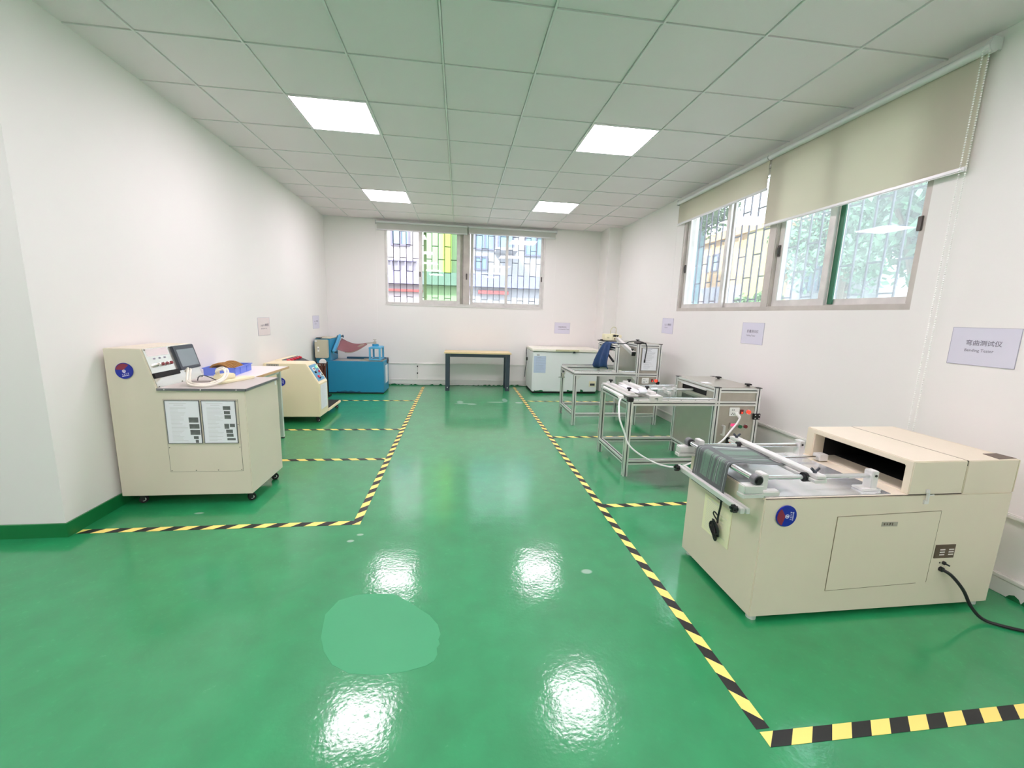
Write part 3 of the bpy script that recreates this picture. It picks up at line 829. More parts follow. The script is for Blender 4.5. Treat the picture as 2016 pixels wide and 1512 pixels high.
# ------------------------------------------------------------------ wall signs
def sign(label, face, c, zc, l1, l2, pm, w=.302, h=.208, tilt=0.0):
    t_ = .002
    if face == 'R': org = Vector((XR-t_, c, zc)); ux = Vector((0, -1, 0)); nr = Vector((-1, 0, 0))
    elif face == 'L': org = Vector((leftx(c)+t_+.001, c, zc)); ux = Vector((0, 1, 0)); nr = Vector((1, 0, 0))
    else: org = Vector((c, YB-t_, zc)); ux = Vector((1, 0, 0)); nr = Vector((0, -1, 0))
    uy = Vector((0, 0, 1))
    ux, uy = ux*math.cos(tilt)+uy*math.sin(tilt), uy*math.cos(tilt)-ux*math.sin(tilt)
    t = thing('wall_sign', label, 'sign', org, 'paper machine signs on the walls')
    MB().obox(org, (w, h, .0016), ux, uy, nr).build('sheet', pm, t)
    fr = MB()
    for s_ in (-1, 1):
        fr.obox(org+uy*(s_*h/2), (w+.002, .0022, .003), ux, uy, nr); fr.obox(org+ux*(s_*w/2), (.0022, h, .003), ux, uy, nr)
    fr.build('sleeve_edge', PAPER_EDGE, t)
    p = org+nr*.0014
    left = -w*0.26
    if l1: text(l1, .0325, INK, t, p+uy*.018+ux*left, ux, uy, align='LEFT', weight=.0004)
    if l2: text(l2, .0215, INK, t, p-uy*.022+ux*left, ux, uy, align='LEFT', weight=.0002)
    return t
def scribble(t, org, ux, uy, nr, n, size, m=INK, seed=1):
    """strokes of characters too small to read"""
    rr = random.Random(seed); b = MB(); org = Vector(org); ux = Vector(ux); uy = Vector(uy); nr = Vector(nr)
    for i in range(n):
        c = org+ux*(i*size*1.12)
        for k in range(3): b.obox(c+uy*(size*(-.32+.32*k+rr.uniform(-.1, .1)))+ux*(size*rr.uniform(-.12, .12)), (size*rr.uniform(.3, .85), size*.08, .0006), ux, uy, nr)
        for k in range(2): b.obox(c+ux*(size*rr.uniform(-.2, .3))+uy*(size*rr.uniform(-.15, .15)), (size*.08, size*rr.uniform(.45, .9), .0006), ux, uy, nr)
    return b.build('lettering', m, t)
sign('paper sign reading Bending Tester above the nearest beige machine', 'R', 1.926, 1.284, '弯曲测试仪', 'Bending Tester', PAPER_L, tilt=.004)
sign('paper sign reading Folding Tester above the near aluminium frame machine', 'R', 3.746, 1.269, '折叠测试仪', 'Folding Tester', PAPER_L)
s3 = sign('pale paper sign above the far aluminium frame machine with the jeans', 'R', 5.44, 1.29, None, None, PAPER_L, tilt=-.01)
scribble(s3, (XR-.0036, 5.44+.07, 1.305), (0, -1, 0), (0, 0, 1), (-1, 0, 0), 2, .03)
text('测试仪', .0325, INK, s3, (XR-.0036, 5.44-.005, 1.305), (0, -1, 0), (0, 0, 1), align='LEFT', weight=.0004)
scribble(s3, (XR-.0036, 5.44+.075, 1.268), (0, -1, 0), (0, 0, 1), (-1, 0, 0), 6, .014, seed=4)
sign('pale paper sign on the back wall above the chest freezer', 'B', 1.968, 1.148, '低温测试仪', 'Low temperature Tester', PAPER_L, tilt=-.01)
s5 = sign('pinkish paper sign on the left wall above the cream machine', 'L', 5.278, 1.143, None, None, PAPER_P)
scribble(s5, (leftx(5.28)+.005, 5.278-.075, 1.158), (0, 1, 0), (0, 0, 1), (1, 0, 0), 3, .03, seed=7)
text('测试仪', .0325, INK, s5, (leftx(5.28)+.005, 5.278+.02, 1.158), (0, 1, 0), (0, 0, 1), align='LEFT', weight=.0004)
scribble(s5, (leftx(5.28)+.005, 5.278-.075, 1.118), (0, 1, 0), (0, 0, 1), (1, 0, 0), 10, .014, seed=8)
s6 = sign('lavender paper sign on the left wall above the blue machine', 'L', 7.165, 1.152, None, None, PAPER_L)
scribble(s6, (leftx(7.17)+.005, 7.165-.07, 1.165), (0, 1, 0), (0, 0, 1), (1, 0, 0), 2, .03, seed=11)
text('测试仪', .0325, INK, s6, (leftx(7.17)+.005, 7.165-.0, 1.165), (0, 1, 0), (0, 0, 1), align='LEFT', weight=.0004)
scribble(s6, (leftx(7.17)+.005, 7.165-.07, 1.125), (0, 1, 0), (0, 0, 1), (1, 0, 0), 6, .014, seed=12)

# ------------------------------------------------------------------ shared small parts
def status_tag(parent, c, ux, uy, nr, r=.05):
    """round blue tag with a red sector and a white emblem; ux, uy: reading directions of its print"""
    c, ux, uy, nr = Vector(c), Vector(ux).normalized(), Vector(uy).normalized(), Vector(nr).normalized()
    d = MB().cyl(c, c+nr*.006, r, 40).build('status_tag', TAGBLUE, parent, bevel=.001, label='round blue tag with red sector and white emblem')
    b = MB(); p = c+nr*.0066
    pts = [p+ux*(r*.92*math.cos(t))+uy*(r*.92*math.sin(t)) for t in [math.radians(38+i*(118/14)) for i in range(15)]]
    b.add([p+uy*(r*.12)]+pts, [tuple(range(16))])
    b.build('red_sector', TAGRED, d, normals=False)
    e = MB(); e.ring(p-ux*0+uy*(-r*.05), nr, r*.20, r*.145, .0004, 24)
    e.sphere(p+uy*(-r*.02), r*.08, 8, 5); e.obox(p+uy*(-r*.12)+nr*.0002, (r*.12, r*.16, .0006), ux, uy, nr)
    e.build('emblem', TAGWHITE, d)
    scribble(d, p-uy*(r*.42)-ux*(r*.30), ux, uy, nr, 4, r*.19, TAGWHITE, seed=3)
    e = MB()
    for i in range(7): e.obox(p-uy*(r*.62)+ux*(r*(-.36+.12*i)), (r*.08, r*.10, .0006), ux, uy, nr)
    e.build('lettering', TAGWHITE, d)
    return d

def info_sheet(parent, c, ux, uy, nr, w, h, pm=PAPER, photos=(), lines=26, x0=-.36, x1=.10, seed=1, rim=True, name='instruction_sheet', label=None, ink=INKT):
    c, ux, uy, nr = Vector(c), Vector(ux).normalized(), Vector(uy).normalized(), Vector(nr).normalized()
    s = MB().obox(c+nr*.002, (w, h, .003), ux, uy, nr).build(name, pm, parent, label=label)
    if rim:
        f = MB()
        for s_ in (-1, 1):
            f.obox(c+nr*.0022+uy*(s_*h/2), (w+.004, .004, .006), ux, uy, nr); f.obox(c+nr*.0022+ux*(s_*w/2), (.004, h, .006), ux, uy, nr)
        f.build('holder_rim', EDGE_GREY, s)
    rr = random.Random(seed); b = MB(); p = c+nr*.0038
    b.obox(p+uy*(h*.435)-ux*(w*.12), (w*.5, h*.009, .0004), ux, uy, nr); b.obox(p+uy*(h*.40)-ux*(w*.1), (w*.28, h*.009, .0004), ux, uy, nr)
    for i in range(lines):
        v = .35-.82*i/lines
        ln = (x1-x0)*rr.uniform(.45, 1.0)
        if i < 5 and not photos: ln *= 1.2
        b.obox(p+uy*(h*v)+ux*(w*(x0+ln/2)), (w*ln, h*.0055, .0004), ux, uy, nr)
    b.build('printed_lines', ink, s)
    for (a, v, pw, ph) in photos:
        MB().obox(p+ux*(w*a)+uy*(h*v), (w*pw, h*ph, .0005), ux, uy, nr).build('printed_photo', PHOTO, s)
    return s

def caster(parent, x, y, r=.026, ztop=.08, ang=0.0):
    d = Vector((math.cos(ang), math.sin(ang), 0)); n = Vector((-d.y, d.x, 0)); c = Vector((x, y, 0))
    f = MB(); f.cyl((x, y, ztop-.012), (x, y, ztop), .022, 14)
    for s_ in (-1, 1):
        f.obox(c+d*.006+n*(s_*.016)+Vector((0, 0, (r+ztop-.012)/2)), (.026, .004, ztop-.012-r+.016), d, n, (0, 0, 1))
    f.obox(c+Vector((0, 0, ztop-.018)), (.04, .036, .008), d, n, (0, 0, 1))
    o = f.build('caster', BLACK, parent)
    w = MB(); q = c+d*.012+Vector((0, 0, r))
    w.cyl(q-n*.013, q+n*.013, r, 18); w.build('wheel', BLACKD, o, smooth_=True)
    w = MB(); w.cyl(q-n*.0145, q+n*.0145, r*.5, 14); w.build('wheel_hub', TRUNK, o)
    return o

def screws(parent, pts, nr, r=.0035, name='screw', m=SCREWM):
    nr = Vector(nr)
    me = None
    for p in pts:
        p = Vector(p)
        if me is None:
            me = MB().cyl(p, p+nr*.0025, r, 8).mesh(name)[0]; me.materials.append(m)
        inst(name, me, p+nr*.00125, parent)

# ------------------------------------------------------------------ 1. control console on the left
con = thing('test_console', 'grey beige wheeled test console with touchscreen by the left wall', 'machine', (-1.845, 3.16, 0))
cb = MB().prism([(-2.26, .078), (-1.432, .078), (-1.432, .815), (-1.967, .815), (-2.04, 1.085), (-2.26, 1.085)], 'y', 2.92, 3.42).build('cabinet', BEIGE2, con, bevel=.004)
wt = MB().box(-1.965, -1.424, 2.912, 3.425, .815, .829).build('worktop', GREYTOP, con, bevel=.002)
e = MB(); e.box(-1.966, -1.420, 2.908, 2.913, .813, .8285); e.box(-1.4245, -1.4195, 2.908, 3.428, .813, .8285)
e.build('edge_strip', EDGE_GREY, con)
screws(con, [(x, 2.908, .821) for x in (-1.92, -1.70, -1.48)], (0, -1, 0), .004, m=TRUNK)
# access panel and screws on the near face
ap = MB().box(-1.94, -1.483, 2.9185, 2.9205, .248, .753).build('access_panel', BEIGE2, con, bevel=.001, seg=1)
sm_ = MB()
for (x0, x1, z0, z1) in ((-1.9415, -1.9395, .247, .754), (-1.4835, -1.4815, .247, .754), (-1.9415, -1.4815, .247, .249), (-1.9415, -1.4815, .752, .754)):
    sm_.box(x0, x1, 2.9192, 2.9202, z0, z1)
sm_.build('panel_seam', SCREWM, con)
screws(ap, [(x, 2.9185, z) for x in (-1.932, -1.491) for z in (.257, .42, .58, .745)]+[(x, 2.9185, z) for x in (-1.78, -1.64) for z in (.257, .745)], (0, -1, 0), .003)
ux, uy, nr = (1, 0, 0), (0, 0, 1), (0, -1, 0)
info_sheet(con, (-1.826, 2.9165, .599), ux, uy, nr, .209, .294, photos=((.30, .05, .28, .12), (.31, -.10, .29, .11), (.32, -.24, .29, .12), (.33, -.365, .14, .065), (.35, -.455, .09, .07)), seed=2, x1=.12, label='printed instruction sheet with photos, left one')
info_sheet(con, (-1.602, 2.9165, .599), ux, uy, nr, .209, .294, photos=((.24, .33, .22, .09), (.24, .225, .18, .075), (.25, .12, .19, .09), (.20, -.10, .14, .12), (.37, -.08, .15, .08), (.27, -.22, .2, .085), (.28, -.315, .2, .07), (.31, -.41, .25, .05)), seed=5, x1=.12, label='printed instruction sheet with photos, right one')
status_tag(con, (-2.146, 2.919, .941), (math.cos(.25), 0, math.sin(.25)), (-math.sin(.25), 0, math.cos(.25)), (0, -1, 0), .052)
# slanted control panel
P0 = Vector((-1.967, 0, .815)); sv = Vector((-.073, 0, .27)).normalized(); nv = Vector((.27, 0, .073)).normalized(); yv = Vector((0, 1, 0))
def sp(y, v, d=0.0):
    return P0+Vector((0, y, 0))+sv*v+nv*d
cpn = MB().obox(sp(3.17, .142, .0025), (.485, .268, .005), yv, sv, nv).build('control_panel', STEELW, con)
scr = MB().obox(sp(3.294, .182, .011), (.232, .178, .022), yv, sv, nv).build('touchscreen', SCREEN_F, con, bevel=.004)
MB().obox(sp(3.300, .178, .0222), (.19, .126, .001), yv, sv, nv).build('display', SCREEN, scr)
MB().obox(sp(3.045, .246, .0055), (.2, .05, .001), yv, sv, nv).build('label_strip', PAPER_P, cpn)
for i, y in enumerate((2.985, 3.03, 3.07, 3.11)):
    bt = MB().cyl(sp(y, .160, .004), sp(y, .160, .02), .0135, 18).build('button_ring', CHROME, cpn, smooth_=True)
    MB().cyl(sp(y, .160, .018), sp(y, .160, .03), .011, 18).build('button', DARKRED if i else STEEL, bt, bevel=.002)
for i, y in enumerate((2.995, 3.045, 3.094)):
    MB().obox(sp(y, .204, .0055), (.02, .01, .0008), yv, sv, nv).build('button_label', INK, cpn)
sl_ = MB().obox(sp(3.05, .092, .007), (.25, .036, .016), yv, sv, nv).build('cable_slot', BLACKD, con, bevel=.003)
screws(cpn, [sp(y, v, .005) for y in (2.94, 3.17, 3.40) for v in (.018, .268)], nv, .0045)
# far lower panel plate and socket on the right side
MB().box(-1.4322, -1.4302, 3.37, 3.395, .775, .81).build('socket_plate', SOCKWHITE, con, bevel=.001)
for (x, y) in ((-2.19, 2.985), (-1.485, 2.985), (-1.485, 3.36), (-2.19, 3.36)): caster(con, x, y, .026, .08, ang=.6)

# things on the console
kb = thing('test_fixture', 'flat cream plastic fixture lying on the console worktop', 'fixture', (-1.66, 3.22, .829))
ax = Vector((.08, .27, 0)).normalized(); ay = Vector((-ax.y, ax.x, 0))
MB().obox((-1.655, 3.23, .838), (.30, .10, .018), ax, ay, (0, 0, 1)).build('base_plate', CREAM, kb, bevel=.005)
MB().obox((-1.70, 3.20, .866), (.13, .075, .04), ax, ay, (0, 0, 1)).build('block', CREAM, kb, bevel=.008)
MB().tube([(-1.72, 3.13, .85), (-1.77, 3.10, .885), (-1.83, 3.13, .875), (-1.86, 3.16, .838)], .0035, 6, 6).build('loop_wire', SCREEN_F, kb)
gp = tag(MB().obox((-1.85, 3.19, .835), (.13, .085, .012), (1, .25, 0), (-.25, 1, 0), (0, 0, 1)).build('grey_plate', GREYTOP, bevel=.003), 'thin grey plate beside the cream fixture on the console', 'plate')
bun = thing('cable_bundle', 'bundle of braided white cables curling from the console slot', 'cable', (-1.75, 3.1, .83))
for k, (dx, dy, dz) in enumerate(((0, 0, 0), (.012, .014, .006), (-.008, .02, .012))):
    MB().tube([(-1.935+dx, 3.17, .905), (-1.90+dx, 3.13+dy, .92+dz), (-1.865+dx, 3.06+dy, .885+dz), (-1.83+dx, 3.00+dy, .848+dz), (-1.76+dx, 2.955+dy, .840+dz), (-1.68+dx, 2.965+dy, .840+dz), (-1.635+dx, 3.03+dy, .862+dz), (-1.645+dx, 3.11+dy, .90+dz), (-1.68+dx, 3.15+dy, .925+dz), (-1.715+dx, 3.13+dy, .912+dz), (-1.73+dx, 3.17, .885)], [.0075, .006, .0055][k], 8, 6).build('cable', CABLEW, bun, smooth_=True)

# ------------------------------------------------------------------ 2. white table and blue tray
tb = thing('work_table', 'white topped table with thin grey legs between console and cream machine', 'table', (-2.03, 4.02, 0))
MB().box(-2.29, -1.775, 3.52, 4.53, .746, .768).build('table_top', WHITETOP, tb, bevel=.003)
MB().box(-1.7765, -1.7705, 3.518, 4.532, .746, .7675).build('edge_band', WOODEDGE, tb)
for (x, y) in ((-2.24, 3.58), (-1.86, 3.58), (-2.24, 4.49), (-1.86, 4.49)):
    l = MB().box(x-.016, x+.016, y-.016, y+.016, .012, .746).build('leg', ALU, tb, bevel=.003)
    MB().cyl((x, y, 0), (x, y, .014), .018, 12).build('foot', BLACK, l)
ap_ = MB(); ap_.box(-1.868, -1.852, 3.59, 4.48, .70, .746); ap_.box(-2.248, -2.232, 3.59, 4.48, .70, .746); ap_.box(-2.23, -1.87, 4.482, 4.498, .70, .746)
ap_.build('apron', ALU, tb)
def tray(o, c, ang, w, d, h):
    ca, sa = math.cos(ang), math.sin(ang); X = Vector((ca, sa, 0)); Y = Vector((-sa, ca, 0)); Z = Vector((0, 0, 1)); c = Vector(c)
    b = MB(); b.obox(c+Z*.003, (w, d, .006), X, Y, Z)
    for s_ in (-1, 1):
        b.obox(c+X*(s_*w/2)+Z*(h/2), (.006, d+.006, h), X, Y, Z); b.obox(c+Y*(s_*d/2)+Z*(h/2), (w, .006, h), X, Y, Z)
    body = b.build('tray_body', TRAYBLUE, o, bevel=.002)
    r = MB()
    for s_ in (-1, 1):
        r.obox(c+X*(s_*(w/2+.005))+Z*(h-.004), (.012, d+.024, .008), X, Y, Z); r.obox(c+Y*(s_*(d/2+.005))+Z*(h-.004), (w+.024, .012, .008), X, Y, Z)
        r.obox(c+X*(w/2+.004)+Y*(s_*d*.2)+Z*(h*.45), (.006, .02, h*.8), X, Y, Z)
    r.build('rim', TRAYBLUE, o, bevel=.002)
tr = thing('storage_tray', 'shallow blue plastic tray on the white table', 'tray', (-2.10, 4.02, .768))
tray(tr, (-2.10, 4.03, .768), .10, .24, .36, .07)
glv = thing('rope_coil', 'tan brown rubber strips heaped in the blue tray', 'strips', (-2.11, 4.0, .775))
rr = random.Random(5)
for k in range(7):
    y0 = 3.90+.035*k
    MB().tube([(-2.20+rr.uniform(-.01, .01), y0-.01, .79), (-2.16, y0, .835+rr.uniform(0, .015)), (-2.10, y0+.01, .850+rr.uniform(0, .012)), (-2.04, y0+.015, .832), (-2.00, y0+.02, .79)], .012, 7, 4).build('rubber_strip', BROWN, glv, smooth_=True)
# ------------------------------------------------------------------ 3. cream machine with slanted blue panel
cm = thing('abrasion_machine', 'cream wheeled machine with slanted blue knob panel by the left wall', 'machine', (-1.96, 5.4, 0))
MB().prism([(-2.275, .08), (-1.66, .08), (-1.66, .483), (-1.80, .725), (-2.275, .725)], 'y', 5.08, 5.39).build('cabinet', BEIGE3, cm, bevel=.006)
MB().prism([(-2.275, .08), (-2.03, .08), (-2.03, .655), (-2.205, .73), (-2.275, .73)], 'y', 5.392, 5.93).build('rear_housing', BEIGE3, cm, bevel=.005)
pl_ = MB().box(-2.03, -1.655, 5.392, 5.93, .078, .112).build('base_platform', BEIGE3, cm, bevel=.004)
MB().box(-2.02, -1.67, 5.40, 5.92, .112, .118).build('rubber_mat', BLACKD, cm)
MB().box(-2.02, -1.665, 5.391, 5.397, .12, .47).build('dark_back_strip', BLACKD, cm)  # thin black strip along the rear edge of the cabinet
# sloped panel with red buttons on the rear housing
rv = Vector((.175, 0, -.075)).normalized(); rn = Vector((.075, 0, .175)).normalized(); rc = Vector((-2.1175, 5.66, .6925))
rp = MB().obox(rc+rn*.002, (.175, .50, .004), rv, yv, rn).build('button_panel', SCREEN_F, cm)
for k in range(5):
    MB().cyl(rc+rn*.004-rv*.03+yv*(-.19+.095*k), rc+rn*.026-rv*.03+yv*(-.19+.095*k), .024, 14).build('red_button', RED, rp, bevel=.004)
# slanted blue control panel
kv = Vector((.14, 0, -.242)).normalized(); kn = Vector((.242, 0, .14)).normalized(); kc = Vector((-1.73, 5.235, .604))
kp = MB().obox(kc+kn*.002, (.215, .235, .004), kv, yv, kn).build('control_panel', PANELBLUE, cm)
def knob(u, v, r, m, h=.015):
    MB().cyl(kc+kn*.004+kv*u+yv*v, kc+kn*(.004+h)+kv*u+yv*v, r, 14).build('knob', m, kp, bevel=.002)
MB().obox(kc+kn*.008-kv*.05-yv*.05, (.045, .06, .01), kv, yv, kn).build('meter', SOCKWHITE, kp, bevel=.002)
MB().obox(kc+kn*.0135-kv*.05-yv*.05, (.02, .03, .002), kv, yv, kn).build('meter_display', DARKRED, kp)
knob(-.065, .065, .016, GREENLIT); knob(.0, .06, .014, RED); knob(-.005, -.055, .013, BLACK); knob(.055, -.045, .017, RED); knob(.05, .055, .018, SOCKWHITE); knob(.05, .055, .012, BLACK, .02); knob(.075, -.03, .012, BLACK)
info_sheet(cm, (-1.659, 5.235, .315), (0, 1, 0), (0, 0, 1), (1, 0, 0), .23, .30, seed=9, rim=False, name='notice_sheet', x0=-.42, x1=.40)
MB().box(-2.235, -2.10, 5.077, 5.0805, .69, .72).build('nameplate', STEELD, cm)
scribble(cm, (-2.215, 5.0765, .705), (1, 0, 0), (0, 0, 1), (0, -1, 0), 6, .016, INKD, seed=6)
status_tag(cm, (-2.087, 5.079, .507), (0, 0, 1), (-1, 0, 0), (0, -1, 0), .05)
for (x, y) in ((-2.2, 5.13), (-1.72, 5.15), (-2.2, 5.87), (-1.72, 5.90)): caster(cm, x, y, .024, .08, ang=.4)

# ------------------------------------------------------------------ 4. blue machine in the corner
bm_ = thing('flexing_machine', 'bright blue steel flexing machine in the back left corner', 'machine', (-1.77, 7.18, 0))
MB().box(-2.30, -1.24, 6.955, 7.41, .02, .538).build('base_cabinet', BLUE, bm_, bevel=.005)
MB().box(-2.295, -1.255, 6.965, 7.40, 0.0, .02).build('plinth', BLACKD, bm_)
MB().box(-2.30, -2.078, 6.955, 7.39, .538, .90).build('tower', BLUE, bm_, bevel=.005)
MB().box(-2.30, -2.07, 6.95, 7.40, .90, .906).build('tower_lid', ELBOX, bm_)
pc = MB()
pts = [(-2.0, .02)]+[(-2.0+.045*i, .02+rnd.random()*.045) for i in range(9)]+[(-1.6, .02)]
pc.prism(pts, 'y', 6.953, 6.9555); pc.build('worn_paint', BLUED, bm_)
eb = MB().box(-2.285, -2.095, 6.865, 6.955, .593, .885).build('electrical_box', ELBOX, bm_, bevel=.008)
MB().box(-2.24, -2.215, 6.861, 6.866, .695, .775).build('lock_plate', SOCKWHITE, eb, bevel=.001)
MB().cyl((-2.2275, 6.852, .74), (-2.2275, 6.862, .74), .008, 12).build('key_lock', BLACK, eb)
MB().box(-2.278, -2.245, 6.862, 6.866, .855, .872).build('label', PAPER, eb)
MB().box(-2.27, -2.20, 6.90, 6.99, .906, .918).build('bracket', SCREEN_F, bm_, bevel=.003)
# clamp bar on the tower, swung at an angle
ca, cb2 = Vector((-2.035, 6.99, .672)), Vector((-2.035, 7.40, .925))
dv = (cb2-ca).normalized(); nv2 = Vector((1, 0, 0)); wv = dv.cross(nv2)
clb = MB().obox((ca+cb2)/2, ((cb2-ca).length, .06, .035), dv, wv, nv2).build('clamp_bar', BLUEL, bm_, bevel=.004)
MB().obox((ca+cb2)/2-nv2*.03+wv*0, ((cb2-ca).length*.9, .05, .02), dv, wv, nv2).build('clamp_backing', BLUED, bm_)
for p in (ca+dv*.012, cb2-dv*.012):
    MB().cyl(p-Vector((.015, 0, 0)), p+Vector((.05, 0, 0)), .012, 10).build('clamp_bolt', SCREEN_F, clb)
    MB().obox(p+Vector((.05, 0, 0)), (.018, .05, .018), (1, 0, 0), wv, dv).build('wing_handle', BLUED, clb, bevel=.003)
# table top of the base: slides, long guide rail
MB().box(-2.05, -1.26, 6.99, 7.30, .538, .543).build('top_plate', STEEL, bm_)
MB().box(-1.92, -1.26, 7.33, 7.37, .538, .572).build('guide_rail', BLUED, bm_, bevel=.003)
for y in (7.02, 7.27): MB().box(-1.62, -1.26, y-.012, y+.012, .543, .556).build('slide_rail', STEEL, bm_)
# open frame stand with cup clamp
fs = MB(); X0, X1, Y0, Y1 = -1.462, -1.305, 6.985, 7.29
for x in (X0, X1):
    for y in (Y0, Y1): MB().box(x-.014, x+.014, y-.014, y+.014, .556, .765).build('stand_leg', BLUEL, bm_, bevel=.002)
for z in (.556, .748):
    fr = MB()
    fr.box(X0-.016, X1+.016, Y0-.016, Y0+.016, z, z+.024); fr.box(X0-.016, X1+.016, Y1-.016, Y1+.016, z, z+.024)
    fr.box(X0-.016, X0+.016, Y0+.016, Y1-.016, z, z+.024); fr.box(X1-.016, X1+.016, Y0+.016, Y1-.016, z, z+.024)
    fr.build('stand_frame', BLUEL, bm_, bevel=.002)
MB().box(X0, X1, Y0, Y1, .766, .778).build('stand_top', BLUEL, bm_)
MB().cyl((-1.40, 7.14, .778), (-1.40, 7.14, .815), .052, 24).build('pivot_cup', BLUE, bm_, smooth_=True)
gr = MB(); gr.obox((-1.47, 7.15, .832), (.15, .05, .02), (1, 0, .1), (0, 1, 0), (0, 0, 1)); gr.box(-1.43, -1.39, 7.12, 7.17, .815, .86)
gr.cyl((-1.41, 7.145, .85), (-1.41, 7.145, .885), .008, 8); gr.box(-1.44, -1.385, 7.137, 7.153, .88, .893)
gr.build('gripper', STEEL, bm_, bevel=.002)
hw = MB(); hw.ring((-1.238, 7.30, .525), (1, 0, 0), .052, .038, .014, 24); hw.cyl((-1.24, 7.30, .525), (-1.215, 7.30, .525), .012, 10); hw.box(-1.232, -1.226, 7.255, 7.345, .521, .529)
hw.build('handwheel', SCREEN_F, bm_, bevel=.001)
info_sheet(bm_, (-1.2395, 7.20, .31), (0, 1, 0), (0, 0, 1), (1, 0, 0), .20, .30, seed=13, rim=False, name='notice_sheet', x0=-.4, x1=.38)
# sagging leather sheet, from clamp bar to gripper
lt = MB(); rows = []
A0, A1 = Vector((-2.0, 7.05, .722)), Vector((-2.0, 7.36, .885))
B0, B1 = Vector((-1.53, 7.12, .815)), Vector((-1.53, 7.17, .838))
for i in range(17):
    u = i/16; r = []
    for j in range(7):
        v = j/6
        p = A0.lerp(A1, v).lerp(B0.lerp(B1, v), u)
        p.z -= math.sin(math.pi*min(1, u*.98))**1.0*(.10-.035*v)*(1-u*.25)
        p.y += .015*math.sin(v*6+u*5)*(1-u)
        r.append(p)
    rows.append(r)
lth = thing('leather_sheet', 'reddish brown leather sheet sagging between the clamps of the blue machine', 'leather', (-1.77, 7.18, .72))
lt.sheet(rows).build('hide', LEATHER, lth, smooth_=True, solid=.003)
und = []
for i in range(4, 17):
    wf = min(1, (i-3)/9.0)**1.3
    und.append([rows[i][0].lerp(rows[i][6], wf*j/3)+Vector((.0, -.014, -.010)) for j in range(4)])
MB().sheet(und).build('pale_underside', LEATHER_BACK, lth, smooth_=True, solid=.002)
# dark leather pieces hanging in front of the blue machine
lh = thing('leather_rack', 'rack of hanging dark brown leather pieces with a white disc before the blue machine', 'rack', (-2.12, 6.62, 0))
MB().cyl((-2.20, 6.62, .535), (-2.04, 6.62, .535), .008, 10).build('hanging_rod', SCREEN_F, lh)
for x in (-2.20, -2.045):
    MB().box(x-.008, x+.008, 6.66, 6.676, 0, .56).build('rack_post', BLACKD, lh)
    MB().box(x-.008, x+.008, 6.612, 6.676, .525, .541).build('rod_arm', BLACKD, lh)
rb = MB()
for x in (-2.20, -2.045): rb.box(x-.012, x+.012, 6.52, 6.80, 0, .016)
rb.box(-2.19, -2.055, 6.66, 6.676, .0, .016); rb.build('rack_base', BLACKD, lh)
MB().cyl((-2.10, 6.635, .555), (-2.10, 6.65, .555), .052, 28).build('white_disc', SOCKWHITE, lh)
rr = random.Random(9)
for k in range(9):
    x = -2.19+.0165*k; z1 = .545-rr.uniform(0, .02); z0 = .25+rr.uniform(0, .06)
    rws = []
    for i in range(7):
        t_ = i/6
        rws.append([Vector((x+.006*math.sin(t_*4+k)+dx, 6.60+.012*math.sin(t_*5+k*2)+dy, z1+(z0-z1)*t_)) for dx, dy in ((-.02, .012), (0, 0), (.02, -.012))])
    MB().sheet(rws).build('leather_piece', LEATHER_D, lh, smooth_=True, solid=.003)
    MB().box(x-.006, x+.006, 6.585, 6.60, .505, .535).build('clip', BLACK if k % 2 else CHROME, lh, bevel=.002)

# ------------------------------------------------------------------ 5. narrow bench at the back wall
nt_ = thing('narrow_bench', 'narrow pine topped bench with dark slate legs at the back wall', 'table', (.335, 7.45, 0))
tp = MB().box(-.262, .925, 7.24, 7.66, .668, .694).build('bench_top', PINE, nt_, bevel=.003)
fr = MB(); fr.box(-.16, .82, 7.262, 7.30, .61, .668); fr.box(-.16, .82, 7.60, 7.638, .61, .668); fr.box(-.24, -.18, 7.33, 7.57, .61, .668); fr.box(.84, .90, 7.33, 7.57, .61, .668)
fr.build('apron', SLATE, nt_, bevel=.002)
for (x, y) in ((-.205, 7.295), (.868, 7.295), (-.205, 7.605), (.868, 7.605)):
    l = MB().box(x-.036, x+.036, y-.036, y+.036, 0, .668).build('leg', SLATE, nt_, bevel=.003)
    MB().cyl((x, y-.036, .065), (x, y-.042, .065), .010, 10).build('bolt', TRUNK, l)

# ------------------------------------------------------------------ 6. chest freezer
fz = thing('chest_freezer', 'white chest freezer with chipped corners against the back wall', 'freezer', (1.88, 7.41, 0))
MB().box(1.285, 2.48, 7.085, 7.74, .035, .742).build('freezer_body', FREEZER, fz, bevel=.012)
MB().box(1.30, 2.465, 7.10, 7.73, 0, .036).build('plinth', BLACKD, fz)
MB().box(1.29, 2.475, 7.09, 7.735, .742, .75).build('lid_seal', SCREEN_F, fz)
lid = MB().box(1.272, 2.492, 7.07, 7.755, .75, .80).build('lid', FREEZER_LID, fz, bevel=.010)
hn = MB(); hn.box(1.685, 2.11, 7.052, 7.074, .764, .792); hn.build('lid_handle', LIDGREY, lid, bevel=.004)
MB().box(2.005, 2.045, 7.06, 7.075, .735, .762).build('lid_latch', SCREEN_F, lid, bevel=.003)
info_sheet(fz, (1.414, 7.083, .523), (1, 0, 0), (0, 0, 1), (0, -1, 0), .215, .298, pm=PAPER_B, seed=15, rim=False, name='notice_sheet', x0=-.36, x1=.36, lines=12, label='pale blue printed notice on the freezer front', ink=INK)
MB().box(1.355, 1.405, 7.078, 7.086, .684, .694).build('badge', BLACK, fz)
np_ = MB().box(2.336, 2.456, 7.079, 7.086, .133, .232).build('vent_plate', CREAM, fz, bevel=.002)
MB().box(2.352, 2.44, 7.076, 7.081, .15, .19).build('vent_slot', SCREEN_F, np_)
